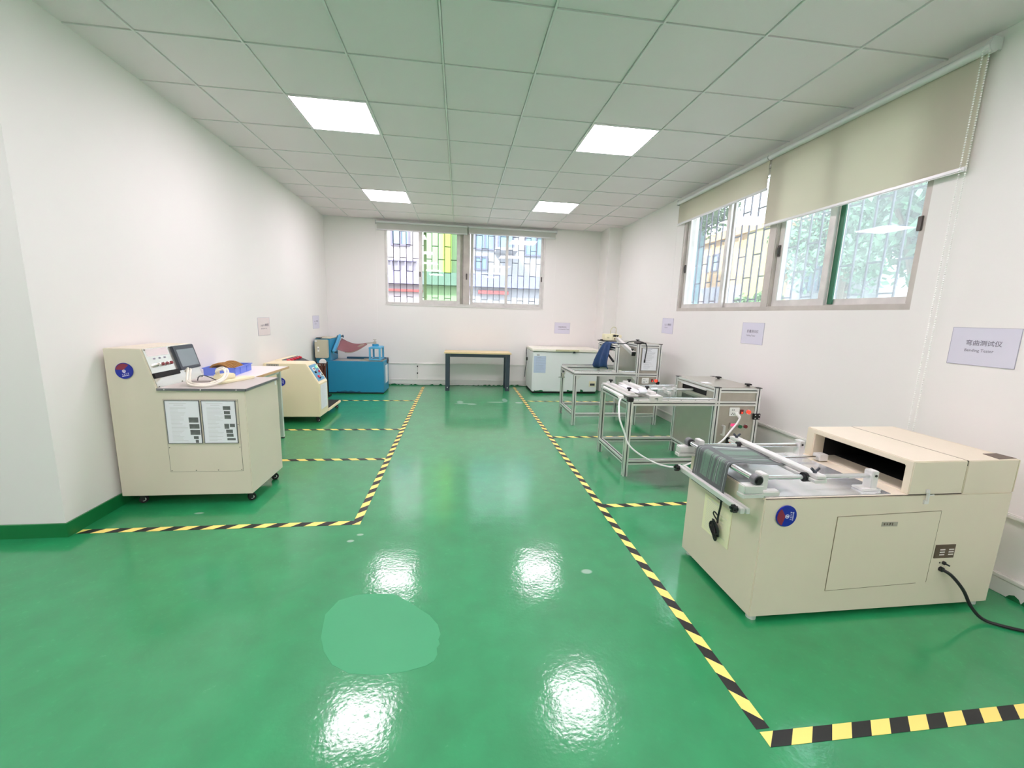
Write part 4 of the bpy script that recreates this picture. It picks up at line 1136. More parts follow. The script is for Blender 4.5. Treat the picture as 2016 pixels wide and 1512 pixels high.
MB().cyl((2.445, 7.07, .665), (2.445, 7.086, .665), .02, 14).build('lock', DARKRED, fz, bevel=.003)
for (x0, w_, h_) in ((1.33, .16, .03), (1.93, .17, .035), (2.18, .05, .05)):
    pts = [(x0, .035)]+[(x0+w_*i/6, .035+h_*rnd.uniform(.35, 1)) for i in range(7)]+[(x0+w_, .035)]
    MB().prism(pts, 'y', 7.0815, 7.0855).build('chipped_paint', CHIP, fz)
MB().tube([(1.275, 7.72, .77), (1.262, 7.68, .70), (1.262, 7.62, .63), (1.255, 7.56, .57), (1.262, 7.62, .48), (1.26, 7.70, .36), (1.255, 7.73, .2)], .006, 7, 5).build('power_cord', SCREEN_F, fz, smooth_=True)
MB().box(1.245, 1.27, 7.54, 7.58, .54, .60).build('plug', BLACK, fz, bevel=.004)

# ------------------------------------------------------------------ frame machine helpers
def post(t, x, y, z0, z1, cap=True, name='post'):
    o = alu(MB(), (x, y, z0), (x, y, z1)).build(name, ALU, t)
    if cap: MB().box(x-.024, x+.024, y-.024, y+.024, z1, z1+.006).build('post_cap', BLACK, o, bevel=.002)
    return o
def rail(t, p0, p1, name='rail', w=.042):
    return alu(MB(), p0, p1, w).build(name, ALU, t)
def star_knob(t, p, r=.020, h=.018):
    p = Vector(p); b = MB(); b.cyl(p, p+Vector((0, 0, h)), r*.45, 10)
    q = p+Vector((0, 0, h))
    for k in range(4):
        a = math.pi/4+k*math.pi/2; b.cyl(q+Vector((math.cos(a)*r*.6, math.sin(a)*r*.6, 0)), q+Vector((math.cos(a)*r*.6, math.sin(a)*r*.6, .012)), r*.45, 8)
    b.cyl(q, q+Vector((0, 0, .013)), r*.7, 12)
    return b.build('clamp_knob', BLACK, t)
def socket(t, x0, x1, z0, z1, y):
    o = MB().box(x0, x1, y-.010, y, z0, z1).build('power_socket', SOCKWHITE, t, bevel=.004)
    h = MB(); w, hh = x1-x0, z1-z0
    for (a, c) in ((.25, .72), (.42, .72), (.3, .35), (.22, .2), (.4, .2), (.68, .42)): h.box(x0+w*a-.0025, x0+w*a+.0025, y-.0112, y-.0098, z0+hh*c-.005, z0+hh*c+.005)
    h.build('socket_hole', SCREEN_F, o)
    return o
def push(t, x, z, y, r, m, name='push_button', h=.022):
    o = MB().cyl((x, y, z), (x, y-h*.45, z), r*1.15, 16).build(name+'_ring', CHROME, t, smooth_=True)
    MB().cyl((x, y-h*.4, z), (x, y-h, z), r*.92, 16).build(name, m, o, bevel=.002)
    return o

# ------------------------------------------------------------------ 7. near aluminium frame machine (folding tester)
fm_ = thing('folding_tester', 'aluminium frame folding test machine with steel cabinet, the nearer of two', 'machine', (2.06, 3.63, 0))
XN, XC0, XC1, YN, YF = 1.461, 2.262, 2.650, 3.295, 3.955
for y in (YN, YF):
    post(fm_, XN, y, 0, .672, cap=False, name='leg')
    B(XN-.023, XN+.023, y-.023, y+.023, .672, .708).build('corner_cap', BLACK if y == YN else ALU, fm_, bevel=.003)
    yo = y-.003 if y == YN else y+.003
    rail(fm_, (XN+.021, yo, .662), (XC1-.021, yo, .662), 'top_rail')
    rail(fm_, (XN+.021, y, .129), (XC0-.021, y, .129), 'bottom_rail')
    post(fm_, XC0, y, 0, .800); post(fm_, XC1, y, 0, .800)
    rail(fm_, (XC0+.021, y, .779), (XC1-.021, y, .779), 'cabinet_rail')
    rail(fm_, (XC0+.021, y, .129), (XC1-.021, y, .129), 'cabinet_rail')
    # linear guide with shaft
    B(XN+.03, XC0-.022, y-.014, y+.014, .683, .694).build('guide_base', ALUW, fm_)
    MB().cyl((XN+.024, y, .701), (XC0-.021, y, .701), .0085, 12).build('guide_shaft', CHROME, fm_, smooth_=True)
    screws(fm_, [(x, y-.014 if y == YN else y+.014, .689) for x in (1.53, 1.80, 1.92, 2.05, 2.18)], (0, -1, 0), .003, m=SCREEN_F)
for x in (XN,):
    rail(fm_, (x, YN+.021, .662), (x, YF-.021, .662), 'end_rail'); rail(fm_, (x, YN+.021, .129), (x, YF-.021, .129), 'end_rail')
for x in (XC0, XC1):
    rail(fm_, (x, YN+.021, .779), (x, YF-.021, .779), 'cabinet_rail'); rail(fm_, (x, YN+.021, .129), (x, YF-.021, .129), 'cabinet_rail')
B(XC0-.01, XC1+.01, YN-.005, YF+.005, .8005, .8045).build('cabinet_top', STEEL, fm_)
dr = B(XC0+.022, XC1-.022, YN-.012, YN-.006, .151, .641).build('cabinet_door', STEELD, fm_)
B(XC0+.022, XC1-.022, YN-.010, YN-.005, .684, .758).build('upper_panel', STEELD, fm_)
B(XC0-.012, XC0-.008, YN+.022, YF-.022, .151, .69).build('side_panel', STEEL, fm_)
sp_m = MB(); sp_m.box(XC0-.014, XC0-.010, YN+.022, 3.43, .69, .798); sp_m.box(XC0-.014, XC0-.010, 3.845, YF-.022, .69, .798); sp_m.box(XC0-.014, XC0-.010, 3.43, 3.845, .75, .798); sp_m.box(XC0-.014, XC0-.010, 3.43, 3.845, .69, .70)
sp_m.build('slot_panel', STEELD, fm_)
B(XC0-.004, XC1-.03, 3.425, 3.85, .692, .760).build('slot_cavity_shade', BLACKD, fm_)  # solid black block stands in for the shade of the cavity
B(XC0-.030, XC0-.014, 3.425, 3.85, .750, .757).build('slot_lip', ALUW, fm_)
B(XC0+.022, XC1-.022, YF+.006, YF+.010, .151, .758).build('back_panel', STEEL, fm_)
B(XC1+.008, XC1+.012, YN+.022, YF-.022, .151, .758).build('side_panel', STEEL, fm_)
B(1.78, XC0-.016, YN+.022, YF-.022, .672, .678).build('acrylic_table', GL_PLATE, fm_)
B(1.50, 1.80, YN+.024, YF-.024, .668, .672).build('under_plate', STEEL, fm_)
# two clamp carriages across the rails
fp = MB(); fp.box(1.448, 1.545, YN+.024, YF+.02, .710, .724); fp.box(1.475, 1.515, YN+.03, YF-.03, .724, .744)
fp.build('fixed_clamp', ALUW, fm_, bevel=.003)
mv = MB(); mv.box(1.625, 1.745, YN-.03, YF+.03, .712, .726); mv.box(1.66, 1.715, YN+.04, YF+.01, .726, .748)
for y in (YN, YF):
    mv.box(1.628, 1.672, y-.028, y+.022, .676, .712); mv.box(1.70, 1.742, y-.028, y+.022, .676, .712)
mc = mv.build('moving_clamp', ALUW, fm_, bevel=.003)
for p in ((1.495, 3.41, .744), (1.495, 3.86, .744), (1.69, 3.47, .748), (1.69, 3.87, .748)): star_knob(fm_, p)
# air cylinder rod
MB().cyl((1.745, 3.63, .717), (2.25, 3.66, .717), .009, 12).build('push_rod', ALUW, fm_, smooth_=True)
MB().cyl((1.80, 3.633, .717), (1.87, 3.637, .717), .018, 14).build('cylinder', CHROME, fm_, smooth_=True)
for x in (1.95, 2.05): B(x-.012, x+.012, 3.62, 3.67, .70, .735).build('rod_clip', ALUW, fm_, bevel=.002)
B(1.97, 2.0, 3.61, 3.68, .678, .70).build('rod_foot', ALUW, fm_)
# controls on the door
socket(fm_, 2.385, 2.482, .548, .627, YN-.012)
o = B(2.492, 2.521, YN-.022, YN-.012, .567, .607).build('rocker_switch', DARKRED, fm_, bevel=.002)
B(2.50, 2.513, YN-.025, YN-.022, .570, .587).build('switch_light', REDLIT, o)
push(fm_, 2.563, .588, YN-.012, .019, REDLIT, 'pilot_lamp', .03)
o = B(2.40, 2.455, YN-.024, YN-.012, .43, .485).build('counter', STEELD, fm_, bevel=.002)
B(2.41, 2.452, YN-.0255, YN-.0238, .457, .481).build('counter_display', PINKLED, o)
push(fm_, 2.503, .453, YN-.012, .017, GREENB); push(fm_, 2.556, .453, YN-.012, .017, DARKRED)
o = B(2.618, 2.685, YN-.030, YN-.010, .517, .572).build('hinge', BLACK, fm_, bevel=.004)
screws(o, [(x, YN-.030, z) for x in (2.633, 2.67) for z in (.53, .559)], (0, -1, 0), .006, m=CHROME)
h = MB(); h.box(2.327, 2.347, YN-.04, YN-.012, .455, .468); h.box(2.327, 2.347, YN-.04, YN-.012, .373, .386); h.box(2.327, 2.347, YN-.05, YN-.036, .373, .468)
h.build('door_handle', ALUW, fm_, bevel=.003)
o = B(2.385, 2.455, YN-.045, YN-.012, .27, .355).build('main_switch', BLACK, fm_, bevel=.004)
B(2.40, 2.425, YN-.049, YN-.044, .31, .345).build('switch_light', REDLIT, o)
star_knob(fm_, (2.60, 3.80, .8045), .028, .01); star_knob(fm_, (2.61, 3.376, .8045), .028, .01)
B(2.27, 2.34, 3.50, 3.58, .8045, .8055).build('paper_scrap', PAPER, fm_)
# loose things on it
ps = thing('paper_roll', 'white sheets with curled ends clamped on the near frame machine', 'paper', (1.585, 3.55, .726))
for k in range(3):
    rows = []
    for (y, z) in ((3.80, .7285), (3.60, .7285), (3.45, .7288), (3.38, .730), (3.335, .736), (3.315, .748), (3.32, .760+.004*k), (3.345, .766+.005*k), (3.375-.01*k, .760)):
        rows.append([(1.552, y+.008*k, z+.002*k), (1.622, y+.008*k, z+.002*k)])
    MB().sheet(rows).build('sheet', PAPER, ps, solid=.0008, smooth_=True)
pw = thing('power_strip', 'white power strip with hanging white cord on the near frame machine', 'power strip', (1.42, 3.58, .70))
bd = MB()
rows = []
for (y, w, z, h) in ((3.80, .022, .708, .010), (3.60, .026, .707, .011), (3.45, .032, .703, .014), (3.39, .045, .694, .022), (3.36, .048, .684, .028)):
    x = 1.408
    rows.append([(x-w/2, y, z), (x-w/2+.004, y, z+h), (x+w/2-.004, y, z+h), (x+w/2, y, z), (x-w/2, y, z)])
bd.sheet(rows); bd.add(rows[0][:4], [(0, 1, 2, 3)]); bd.add(rows[-1][:4], [(3, 2, 1, 0)])
bd.build('strip_body', SOCKWHITE, pw, smooth_=True)
MB().tube([(1.406, 3.36, .685), (1.375, 3.32, .66), (1.350, 3.25, .60), (1.348, 3.21, .53), (1.39, 3.2, .426), (1.428, 3.18, .326), (1.513, 3.15, .252), (1.626, 3.12, .193), (1.71, 3.10, .166), (1.808, 3.08, .157), (1.935, 3.08, .185), (2.04, 3.09, .245), (2.141, 3.10, .323), (2.243, 3.12, .376), (2.332, 3.15, .458), (2.41, 3.19, .51), (2.455, 3.225, .548)], .0075, 8, 5).build('power_cord', CORDW, pw, smooth_=True)
pg = MB(); pg.cyl((2.455, 3.225, .548), (2.448, 3.255, .572), .013, 12); pg.cyl((2.445, 3.245, .572), (2.445, 3.272, .572), .017, 12); pg.build('plug', SOCKWHITE, pw, bevel=.003)

# ------------------------------------------------------------------ 8. far aluminium frame machine (with jeans)
gm_ = thing('gantry_tester', 'aluminium frame test machine with tall steel cabinet and gantry, farther of two', 'machine', (2.0, 5.3, 0))
XN2, XG, XC2, XC3, YN2, YF2 = 1.457, 1.985, 2.268, 2.552, 4.978, 5.63
for y in (YN2, YF2):
    yo = y-.003 if y == YN2 else y+.003
    post(gm_, XN2, y, 0, .643, cap=False, name='leg')
    rail(gm_, (XN2-.021, yo, .664), (XC3-.021, yo, .664), 'top_rail')
    rail(gm_, (XN2+.021, y, .137), (XC2-.021, y, .137), 'bottom_rail')
    rail(gm_, (XC2+.021, y, .137), (XC3-.021, y, .137), 'cabinet_rail')
    post(gm_, XC2, y, 0, 1.058); post(gm_, XC3, y, 0, 1.058)
    post(gm_, XG, y, .686, 1.008, name='gantry_post')
    rail(gm_, (XC2+.021, y, 1.037), (XC3-.021, y, 1.037), 'cabinet_rail')
    B(XN2-.01, XC2-.03, y-.013, y+.013, .685, .697).build('guide_base', ALUW, gm_)
    MB().cyl((XN2-.01, y, .703), (XC2-.03, y, .703), .008, 12).build('guide_shaft', CHROME, gm_, smooth_=True)
    for x in (XG-.03, XG+.05): B(x-.02, x+.02, y-.024, y+.018, .688, .716).build('slide_block', ALUW, gm_, bevel=.003)
    screws(gm_, [(x, y-.013 if y == YN2 else y+.013, .691) for x in (1.53, 1.64, 1.75)], (0, -1, 0), .003, m=SCREEN_F)
rail(gm_, (XN2, YN2+.019, .664), (XN2, YF2-.019, .664), 'end_rail'); rail(gm_, (XN2, YN2+.021, .137), (XN2, YF2-.021, .137), 'end_rail')
rail(gm_, (XG, YN2-.021+.0, 1.008+.021), (XG, YF2+.021, 1.008+.021), 'gantry_beam', .040)
rail(gm_, (XG+.0, YN2+.021, .97), (XG, YF2-.021, .97), 'gantry_beam', .030)
for x in (XC2, XC3): rail(gm_, (x, YN2+.021, 1.037), (x, YF2-.021, 1.037), 'cabinet_rail')
B(XC2-.01, XC3+.01, YN2-.005, YF2+.005, 1.0585, 1.0625).build('cabinet_top', STEEL, gm_)
B(XC2+.022, XC3-.022, YN2-.012, YN2-.006, .686, 1.016).build('upper_door', STEELD, gm_)
B(XC2+.022, XC3-.022, YN2-.012, YN2-.006, .158, .643).build('lower_door', STEELD, gm_)
B(XC2-.012, XC2-.008, YN2+.022, YF2-.022, .158, 1.016).build('side_panel', STEEL, gm_)
B(XC2+.022, XC3-.022, YF2+.006, YF2+.010, .158, 1.016).build('back_panel', STEEL, gm_)
B(XC3+.008, XC3+.012, YN2+.022, YF2-.022, .158, 1.016).build('side_panel', STEEL, gm_)
info_sheet(gm_, (2.414, YN2-.0125, .866), (1, 0, 0), (0, 0, 1), (0, -1, 0), .208, .29, seed=21, rim=True, name='notice_sheet', x0=-.36, x1=.36, lines=18, label='white printed instruction sheet on the cabinet door', ink=INK)
socket(gm_, 2.335, 2.43, .552, .628, YN2-.012)
o = B(2.463, 2.49, YN2-.022, YN2-.012, .575, .61).build('rocker_switch', DARKRED, gm_, bevel=.002)
B(2.47, 2.483, YN2-.0245, YN2-.0215, .578, .593).build('switch_light', REDLIT, o)
push(gm_, 2.522, .592, YN2-.012, .02, REDLIT, 'pilot_lamp', .03)
for z in (.56, .30): B(2.53, 2.575, YN2-.030, YN2-.012, z-.02, z+.02).build('hinge', BLACK, gm_, bevel=.004)
# tilting clamp arm leaning on the cabinet side
aa, ab = Vector((2.195, 5.58, 1.10)), Vector((2.195, 4.965, .935)); ad = (ab-aa).normalized()
arm = MB().obox((aa+ab)/2, ((ab-aa).length, .045, .045), ad, (1, 0, 0), Vector((1, 0, 0)).cross(ad)).build('clamp_arm', ALUW, gm_, bevel=.003)
MB().obox(ab+ad*.008, (.02, .05, .05), ad, (1, 0, 0), Vector((1, 0, 0)).cross(ad)).build('arm_cap', BLACK, arm, bevel=.003)
for p in (aa+ad*.04, ab-ad*.04): star_knob(arm, p+Vector((0, 0, .026)), .018, .012)
B(2.195, 2.258, 5.50, 5.56, 1.045, 1.095).build('arm_bracket', ALUW, gm_); B(2.20, 2.258, 5.03, 5.07, .92, .96).build('arm_bracket', ALUW, gm_)
# black lead lying over the top and hanging in front of the door
MB().tube([(1.99, 5.0, 1.055), (2.08, 4.99, 1.06), (2.15, 5.0, 1.085), (2.22, 5.01, 1.092), (2.30, 4.985, 1.085), (2.345, 4.945, 1.06), (2.355, 4.935, 1.0), (2.352, 4.945, .93), (2.348, 4.95, .86)], .006, 8, 5).build('black_lead', BLACK, gm_, smooth_=True)
MB().box(2.22, 2.37, 4.985, 5.035, 1.0625, 1.078).build('lead_handle', BLACK, gm_, bevel=.004)
MB().cyl((2.348, 4.952, .865), (2.347, 4.952, .825), .009, 10).build('lead_connector', BLACK, gm_)
star_knob(gm_, (XG-.0, YF2-.04, 1.049), .02, .012); star_knob(gm_, (2.50, 5.55, 1.0625), .026, .01)
MB().obox((1.985, 5.32, .90), (.02, .5, .02), (1, 0, 0), (0, 1, .35), (0, -.35, 1)).build('brace', BLACK, gm_)
cl = MB(); cl.box(1.425, 1.437, 5.40, 5.52, .60, .64); cl.box(1.40, 1.437, 5.44, 5.48, .54, .61); cl.cyl((1.36, 5.46, .55), (1.45, 5.46, .55), .008, 8); cl.build('end_gripper', CHROME, gm_, bevel=.002)
for y in (YN2, YF2):
    for x, s_ in ((XN2, 1), (XC2, -1)):
        MB().prism([(x+s_*.021, .643), (x+s_*.075, .643), (x+s_*.021, .589)], 'y', y-.015, y+.015).build('corner_brace', ALUW, gm_)
# jeans draped over the gantry beam
jn = thing('jeans', 'dark blue denim jeans hanging over the gantry beam of the far frame machine', 'jeans', (1.95, 5.3, .70))
prof = [(2.03, .97), (2.018, 1.03), (2.008, 1.053), (1.985, 1.057), (1.962, 1.05), (1.952, 1.02), (1.945, .95), (1.935, .87), (1.93, .80), (1.935, .735), (1.945, .71)]
rows = []
for i, (x, z) in enumerate(prof):
    t_ = i/(len(prof)-1); r = []
    for j in range(21):
        v = j/20; k_ = max(0, t_-.45)/.55
        y = 5.14-.01*k_+(.235+.34*k_**.8)*v
        r.append((x-.024*math.sin(v*13.0+.25*i)*k_-.03*v*k_, y, z+.014*math.sin(v*6)*k_-.05*v*k_*0.5))
    rows.append(r)
MB().sheet(rows).build('denim', JEANS, jn, smooth_=True, solid=.006)
bs = MB()
for j in range(8):
    y = 5.13+.02*j; bs.obox((2.02, y, 1.056), (.05, .021, .008), (1, 0, 0), (0, 1, 0), (0, 0, 1))
bs.build('waistband', JEANS, jn)
# cream timer box
tm = thing('timer_box', 'small cream control box with display and cord loop on the far machine', 'control box', (2.10, 5.60, 1.049))
B(1.985-.02, 2.27, 5.52, 5.70, 1.049, 1.0605).build('shelf', BLACK, tm)
B(2.02, 2.125, 5.55, 5.68, 1.0605, 1.15).build('box', CREAM, tm, bevel=.005)
o = B(2.125, 2.20, 5.54, 5.68, 1.0605, 1.155).build('display_unit', CREAM, tm, bevel=.005)
B(2.132, 2.178, 5.537, 5.541, 1.115, 1.145).build('display', BLACK, o); B(2.15, 2.165, 5.536, 5.541, 1.08, 1.095).build('dial', BRONZE, o)
B(2.05, 2.08, 5.547, 5.551, 1.09, 1.11).build('label', LIDGREY, tm)
B(2.20, 2.265, 5.56, 5.68, 1.0605, 1.14).build('side_unit', CREAM, tm, bevel=.005)
MB().tube([(2.125, 5.62, 1.15), (2.12, 5.62, 1.20), (2.15, 5.62, 1.245), (2.19, 5.62, 1.24), (2.205, 5.62, 1.20), (2.20, 5.62, 1.15)], .0045, 6, 6).build('cord_loop', LIDGREY, tm)

# ------------------------------------------------------------------ 9. bending tester, nearest on the right
bt_ = thing('bending_tester', 'large beige bending test machine nearest the camera on the right', 'machine', (2.0, 1.835, 0))
x0, x1, y0, y1 = 1.345, 2.655, 1.54, 2.13
MB().box(x0, x1, y0, y1, .026, .612).build('base_cabinet', BEIGE, bt_, bevel=.005)
U = [(y0, .6125), (y0, .775), (y1, .775), (y1, .6125), (y1-.055, .6125), (y1-.055, .747), (y0+.037, .747), (y0+.037, .6125)]
MB().prism(U, 'x', 2.07, 2.360).build('hood', BEIGE, bt_, bevel=.004)
rh = MB().prism(U, 'x', 2.364, x1-.01); rh.box(x1-.01, x1, y0, y1, .6125, .775)
rh.build('rear_hood', BEIGE, bt_, bevel=.003)
B(2.360, 2.364, y0+.002, y1-.002, .748, .774).build('hood_seam', SEAM, bt_)
B(2.085, 2.22, y0+.04, y1-.058, .612, .616).build('tunnel_floor', BEIGE, bt_)
ln_ = MB(); ln_.box(2.14, x1-.014, y0+.0375, y0+.0395, .6165, .747); ln_.box(2.14, x1-.014, y1-.0575, y1-.0555, .6165, .747); ln_.box(2.14, x1-.014, y0+.0395, y1-.0575, .744, .7465)
ln_.box(2.22, x1-.014, y0+.0395, y1-.0575, .6145, .6165); ln_.box(x1-.016, x1-.012, y0+.0395, y1-.0575, .6165, .744)
ln_.build('tunnel_shade', BLACKD, bt_)  # black sheets put the tunnel's deep shade into the colour
MB().box(x0+.008, 1.99, y0+.012, y1-.012, .612, .6175).build('table_plate', PLATE, bt_)
sm_ = MB(); sm_.box(x0+.004, 2.07, y0-.0006, y0+.003, .6105, .6125); sm_.box(2.07, 2.36, y0-.0008, y0+.003, .611, .6135); sm_.build('plate_seam', SEAM, bt_)
sm_ = MB()
for (a, c, d, e_) in ((1.719, 1.7215, .142, .518), (2.2675, 2.27, .156, .53)): sm_.box(a, c, y0-.0012, y0+.001, d, e_)
MB().prism([(1.721, .144), (2.266, .158), (2.2685, .528), (1.7215, .516)], 'y', y0-.002, y0+.001).build('access_door', BEIGE, bt_)
f = MB()
def seamline(p, q, w=.0014):
    p = Vector((p[0], y0-.0012, p[1])); q = Vector((q[0], y0-.0012, q[1])); d = (q-p)
    f.obox((p+q)/2, (d.length, .003, w), d, (0, 1, 0), Vector((0, 1, 0)).cross(d))
seamline((1.7195, .143), (2.21, .1555)); seamline((1.7195, .143), (1.7195, .5165)); seamline((1.7195, .5165), (2.269, .529)); seamline((2.269, .529), (2.267, .157), .001)
f.build('door_seam', SEAML, bt_)
o = MB().obox((1.998, y0-.003, .472), (.084, .002, .022), (1, 0, -.03), (0, 1, 0), (.03, 0, 1)).build('nameplate', STEELD, bt_)
scribble(o, (1.968, y0-.0045, .473), (1, 0, -.03), (.03, 0, 1), (0, -1, 0), 4, .013, BRONZE, seed=2)
sp2 = MB().box(2.282, 2.392, y0-.003, y0, .283, .352).build('rating_plate', BRONZE, bt_)
for (a, c) in ((2.322, .327), (2.372, .327)):
    pr = MB()
    for k in range(3): pr.box(a-.014, a+.014, y0-.0036, y0-.0028, c-.013*k-.003, c-.013*k+.003)
    pr.build('printed_lines', PAPER_P, sp2)
tg = MB(); tg.cyl((2.345, y0, .256), (2.345, y0-.008, .256), .009, 12); tg.cyl((2.345, y0-.006, .256), (2.352, y0-.024, .252), .004, 8); tg.build('toggle_switch', BLACK, bt_)
MB().cyl((2.325, y0, .257), (2.325, y0-.002, .257), .004, 8).build('screw', SCREWM, bt_)
MB().cyl((2.335, y0, .225), (2.335, y0-.012, .225), .012, 14).build('cable_gland', BLACK, bt_)
MB().tube([(2.335, y0-.005, .225), (2.365, y0-.03, .205), (2.41, y0-.055, .145), (2.445, y0-.075, .07), (2.49, y0-.10, .018), (2.55, y0-.14, .009), (2.64, y0-.19, .009), (2.76, y0-.25, .009), (2.84, y0-.33, .009)], .0075, 8, 6).build('power_cord', BLACK, bt_, smooth_=True)
la = MB(); la.box(2.158, 2.172, y0-.010, y0, .622, .640); la.box(2.160, 2.170, y0-.014, y0-.004, .585, .628); la.box(2.155, 2.180, y0-.008, y0, .568, .588); la.cyl((2.16, y0-.012, .612), (2.195, y0-.012, .616), .003, 6)
la.build('toggle_latch', ALUW, bt_, bevel=.002)
v = MB(); v.prism([(2.545, 1.551), (2.655, 1.558), (2.652, 1.632), (2.565, 1.628)], 'z', .7752, .7765); v.build('vent_grille', BRONZE, bt_)
for (a, c) in ((1.385, 1.575), (2.61, 1.575), (1.385, 2.095), (2.61, 2.095)): MB().cyl((a, c, 0), (a, c, .026), .022, 14).build('foot', ALUW, bt_, smooth_=True)
status_tag(bt_, (1.455, y0-.001, .531), (0, 0, 1), (-1, 0, 0), (0, -1, 0), .05)
info_sheet(bt_, (x0-.001, 1.843, .352), (0, -1, 0), (0, 0, 1), (-1, 0, 0), .222, .20, pm=PAPER_Y, seed=31, rim=False, name='notice_sheet', x0=-.4, x1=.38, lines=18, label='yellowed printed notice on the end of the cabinet', ink=INKT)
# bearing blocks, roller and guide rods
for (ya, yb2, s_) in ((1.548, 1.592, 1), (2.088, 2.132, -1)):
    blk = MB(); blk.box(1.245, 1.338, ya, yb2, .632, .672); blk.box(1.240, 1.345, ya, yb2, .612, .634)
    if s_ == 1: blk.box(1.338, 1.425, ya+.004, yb2-.004, .6175, .642)
    else: blk.box(1.338, 1.40, ya+.004, yb2-.004, .6175, .642)
    o = blk.build('bearing_block', ALUW, bt_, bevel=.004)
    yc = (ya+yb2)/2
    MB().cyl((1.312, ya+.006, .692), (1.312, yb2-.006, .692), .024, 26).build('bearing_wheel', EDGE_GREY, o, bevel=.0015)
    MB().ring((1.312, ya+.0045, .692), (0, 1, 0), .019, .012, .003, 22).build('bearing_face', BLACK, o)
    MB().cyl((1.312, ya+.000, .692), (1.312, ya+.006, .692), .012, 14).build('wheel_hub', BLACK, o)
    sb = MB(); sb.box(1.342, 1.372, ya+.02 if s_ == 1 else ya-.03, yb2+.03 if s_ == 1 else yb2-.02, .642, .715); sb.build('rod_support', ALUW, bt_, bevel=.003)
MB().cyl((1.312, 1.57, .692), (1.312, 2.11, .692), .0135, 20).build('front_roller', CHROME, bt_, smooth_=True)
for (yr, xe) in ((1.607, 1.93), (2.066, 1.965)):
    MB().cyl((1.37, yr, .684), (xe, yr, .684), .0115, 16).build('guide_rod', CHROME, bt_, smooth_=True)
    es = MB(); es.box(xe-.012, xe+.022, yr-.022, yr+.022, .6175, .712); es.box(xe-.06, xe+.04, yr-.03, yr+.03, .6175, .628)
    es.build('end_support', ALUW, bt_, bevel=.003)
    MB().cyl((xe+.005, yr-.0225, .69), (xe+.005, yr-.025, .69), .006, 10).build('screw', BLACK, bt_)
MB().cyl((1.60, 1.99, .637), (2.06, 1.99, .637), .007, 10).build('inner_rod', CHROME, bt_, smooth_=True)
sb = MB(); sb.box(2.02, 2.075, 1.97, 2.02, .6175, .655); sb.build('slider_block', ALUW, bt_, bevel=.003)
# cross clamp carrying the upper end of the banner
cb_ = MB(); cb_.box(1.592, 1.640, 1.548, 2.16, .694, .712); cb_.box(1.585, 1.646, 1.548, 2.16, .676, .6925)
cbo = cb_.build('cross_clamp', ALUW, bt_, bevel=.003)
for yy in (1.607, 2.066):
    MB().cyl((1.575, yy, .684), (1.655, yy, .684), .022, 18).build('slide_bushing', BLACK, cbo, bevel=.002)
for yy in (1.585, 2.125):
    w = MB(); c = Vector((1.612, yy, .712)); w.cyl(c, c+Vector((0, 0, .012)), .008, 8)
    for s_ in (-1, 1): w.obox(c+Vector((s_*.014, 0, .016)), (.020, .005, .011), (s_, 0, .9), (0, 1, 0), Vector((s_, 0, .9)).cross(Vector((0, 1, 0))))
    w.build('wing_nut', SCREEN_F, cbo)
# banner over the roller
bn = MB(); prof = [(1.60, .6935), (1.55, .695), (1.50, .6965), (1.45, .699), (1.40, .7025), (1.36, .7055), (1.33, .7075), (1.315, .7075), (1.303, .705), (1.296, .699), (1.293, .690), (1.290, .67), (1.287, .64), (1.284, .61), (1.281, .58), (1.279, .55), (1.278, .53)]
ln = [0]
for i in range(1, len(prof)): ln.append(ln[-1]+math.dist(prof[i], prof[i-1]))
rows = []; uvs = []
for i, (x, z) in enumerate(prof):
    r = []; uu = []
    for j in range(9):
        v = j/8; sag = .003*math.sin(v*math.pi*2+i*.3)*(1 if x > 1.35 or z < .66 else 0)
        r.append((x-(sag if z < .68 else 0), 2.005-.275*v, z+(sag if x > 1.35 else 0))); uu.append((v, 1-ln[i]/ln[-1]))
    rows.append(r); uvs.append(uu)
bn.sheet(rows, uvs)
tag(bn.build('printed_banner', BANNER, smooth_=True, solid=.0012, normals=True), 'dark grey and green printed sheet draped over the front roller', 'banner')
# hanging clamp bar on the lower end
hb = thing('hanging_clamp', 'slim aluminium clamp bar with black knobs hanging from the printed sheet', 'clamp bar', (1.27, 1.84, .53))
MB().box(1.253, 1.274, 1.565, 2.115, .532, .558).build('front_bar', ALUW, hb, bevel=.002)
MB().box(1.283, 1.300, 1.565, 2.115, .530, .556).build('rear_bar', ALUW, hb, bevel=.002)
MB().box(1.276, 1.281, 1.74, 2.0, .515, .532).build('sheet_end', BLACK, hb)
for yy in (1.592, 2.09):
    k = MB(); k.cyl((1.258, yy, .545), (1.236, yy, .545), .013, 12)
    for q in range(5):
        a = q*2*math.pi/5; k.cyl((1.246, yy+.013*math.cos(a), .545+.013*math.sin(a)), (1.230, yy+.013*math.cos(a), .545+.013*math.sin(a)), .007, 8)
    k.build('star_knob', BLACK, hb)
    MB().cyl((1.27, yy, .545), (1.31, yy, .545), .005, 8).build('clamp_screw', CHROME, hb)
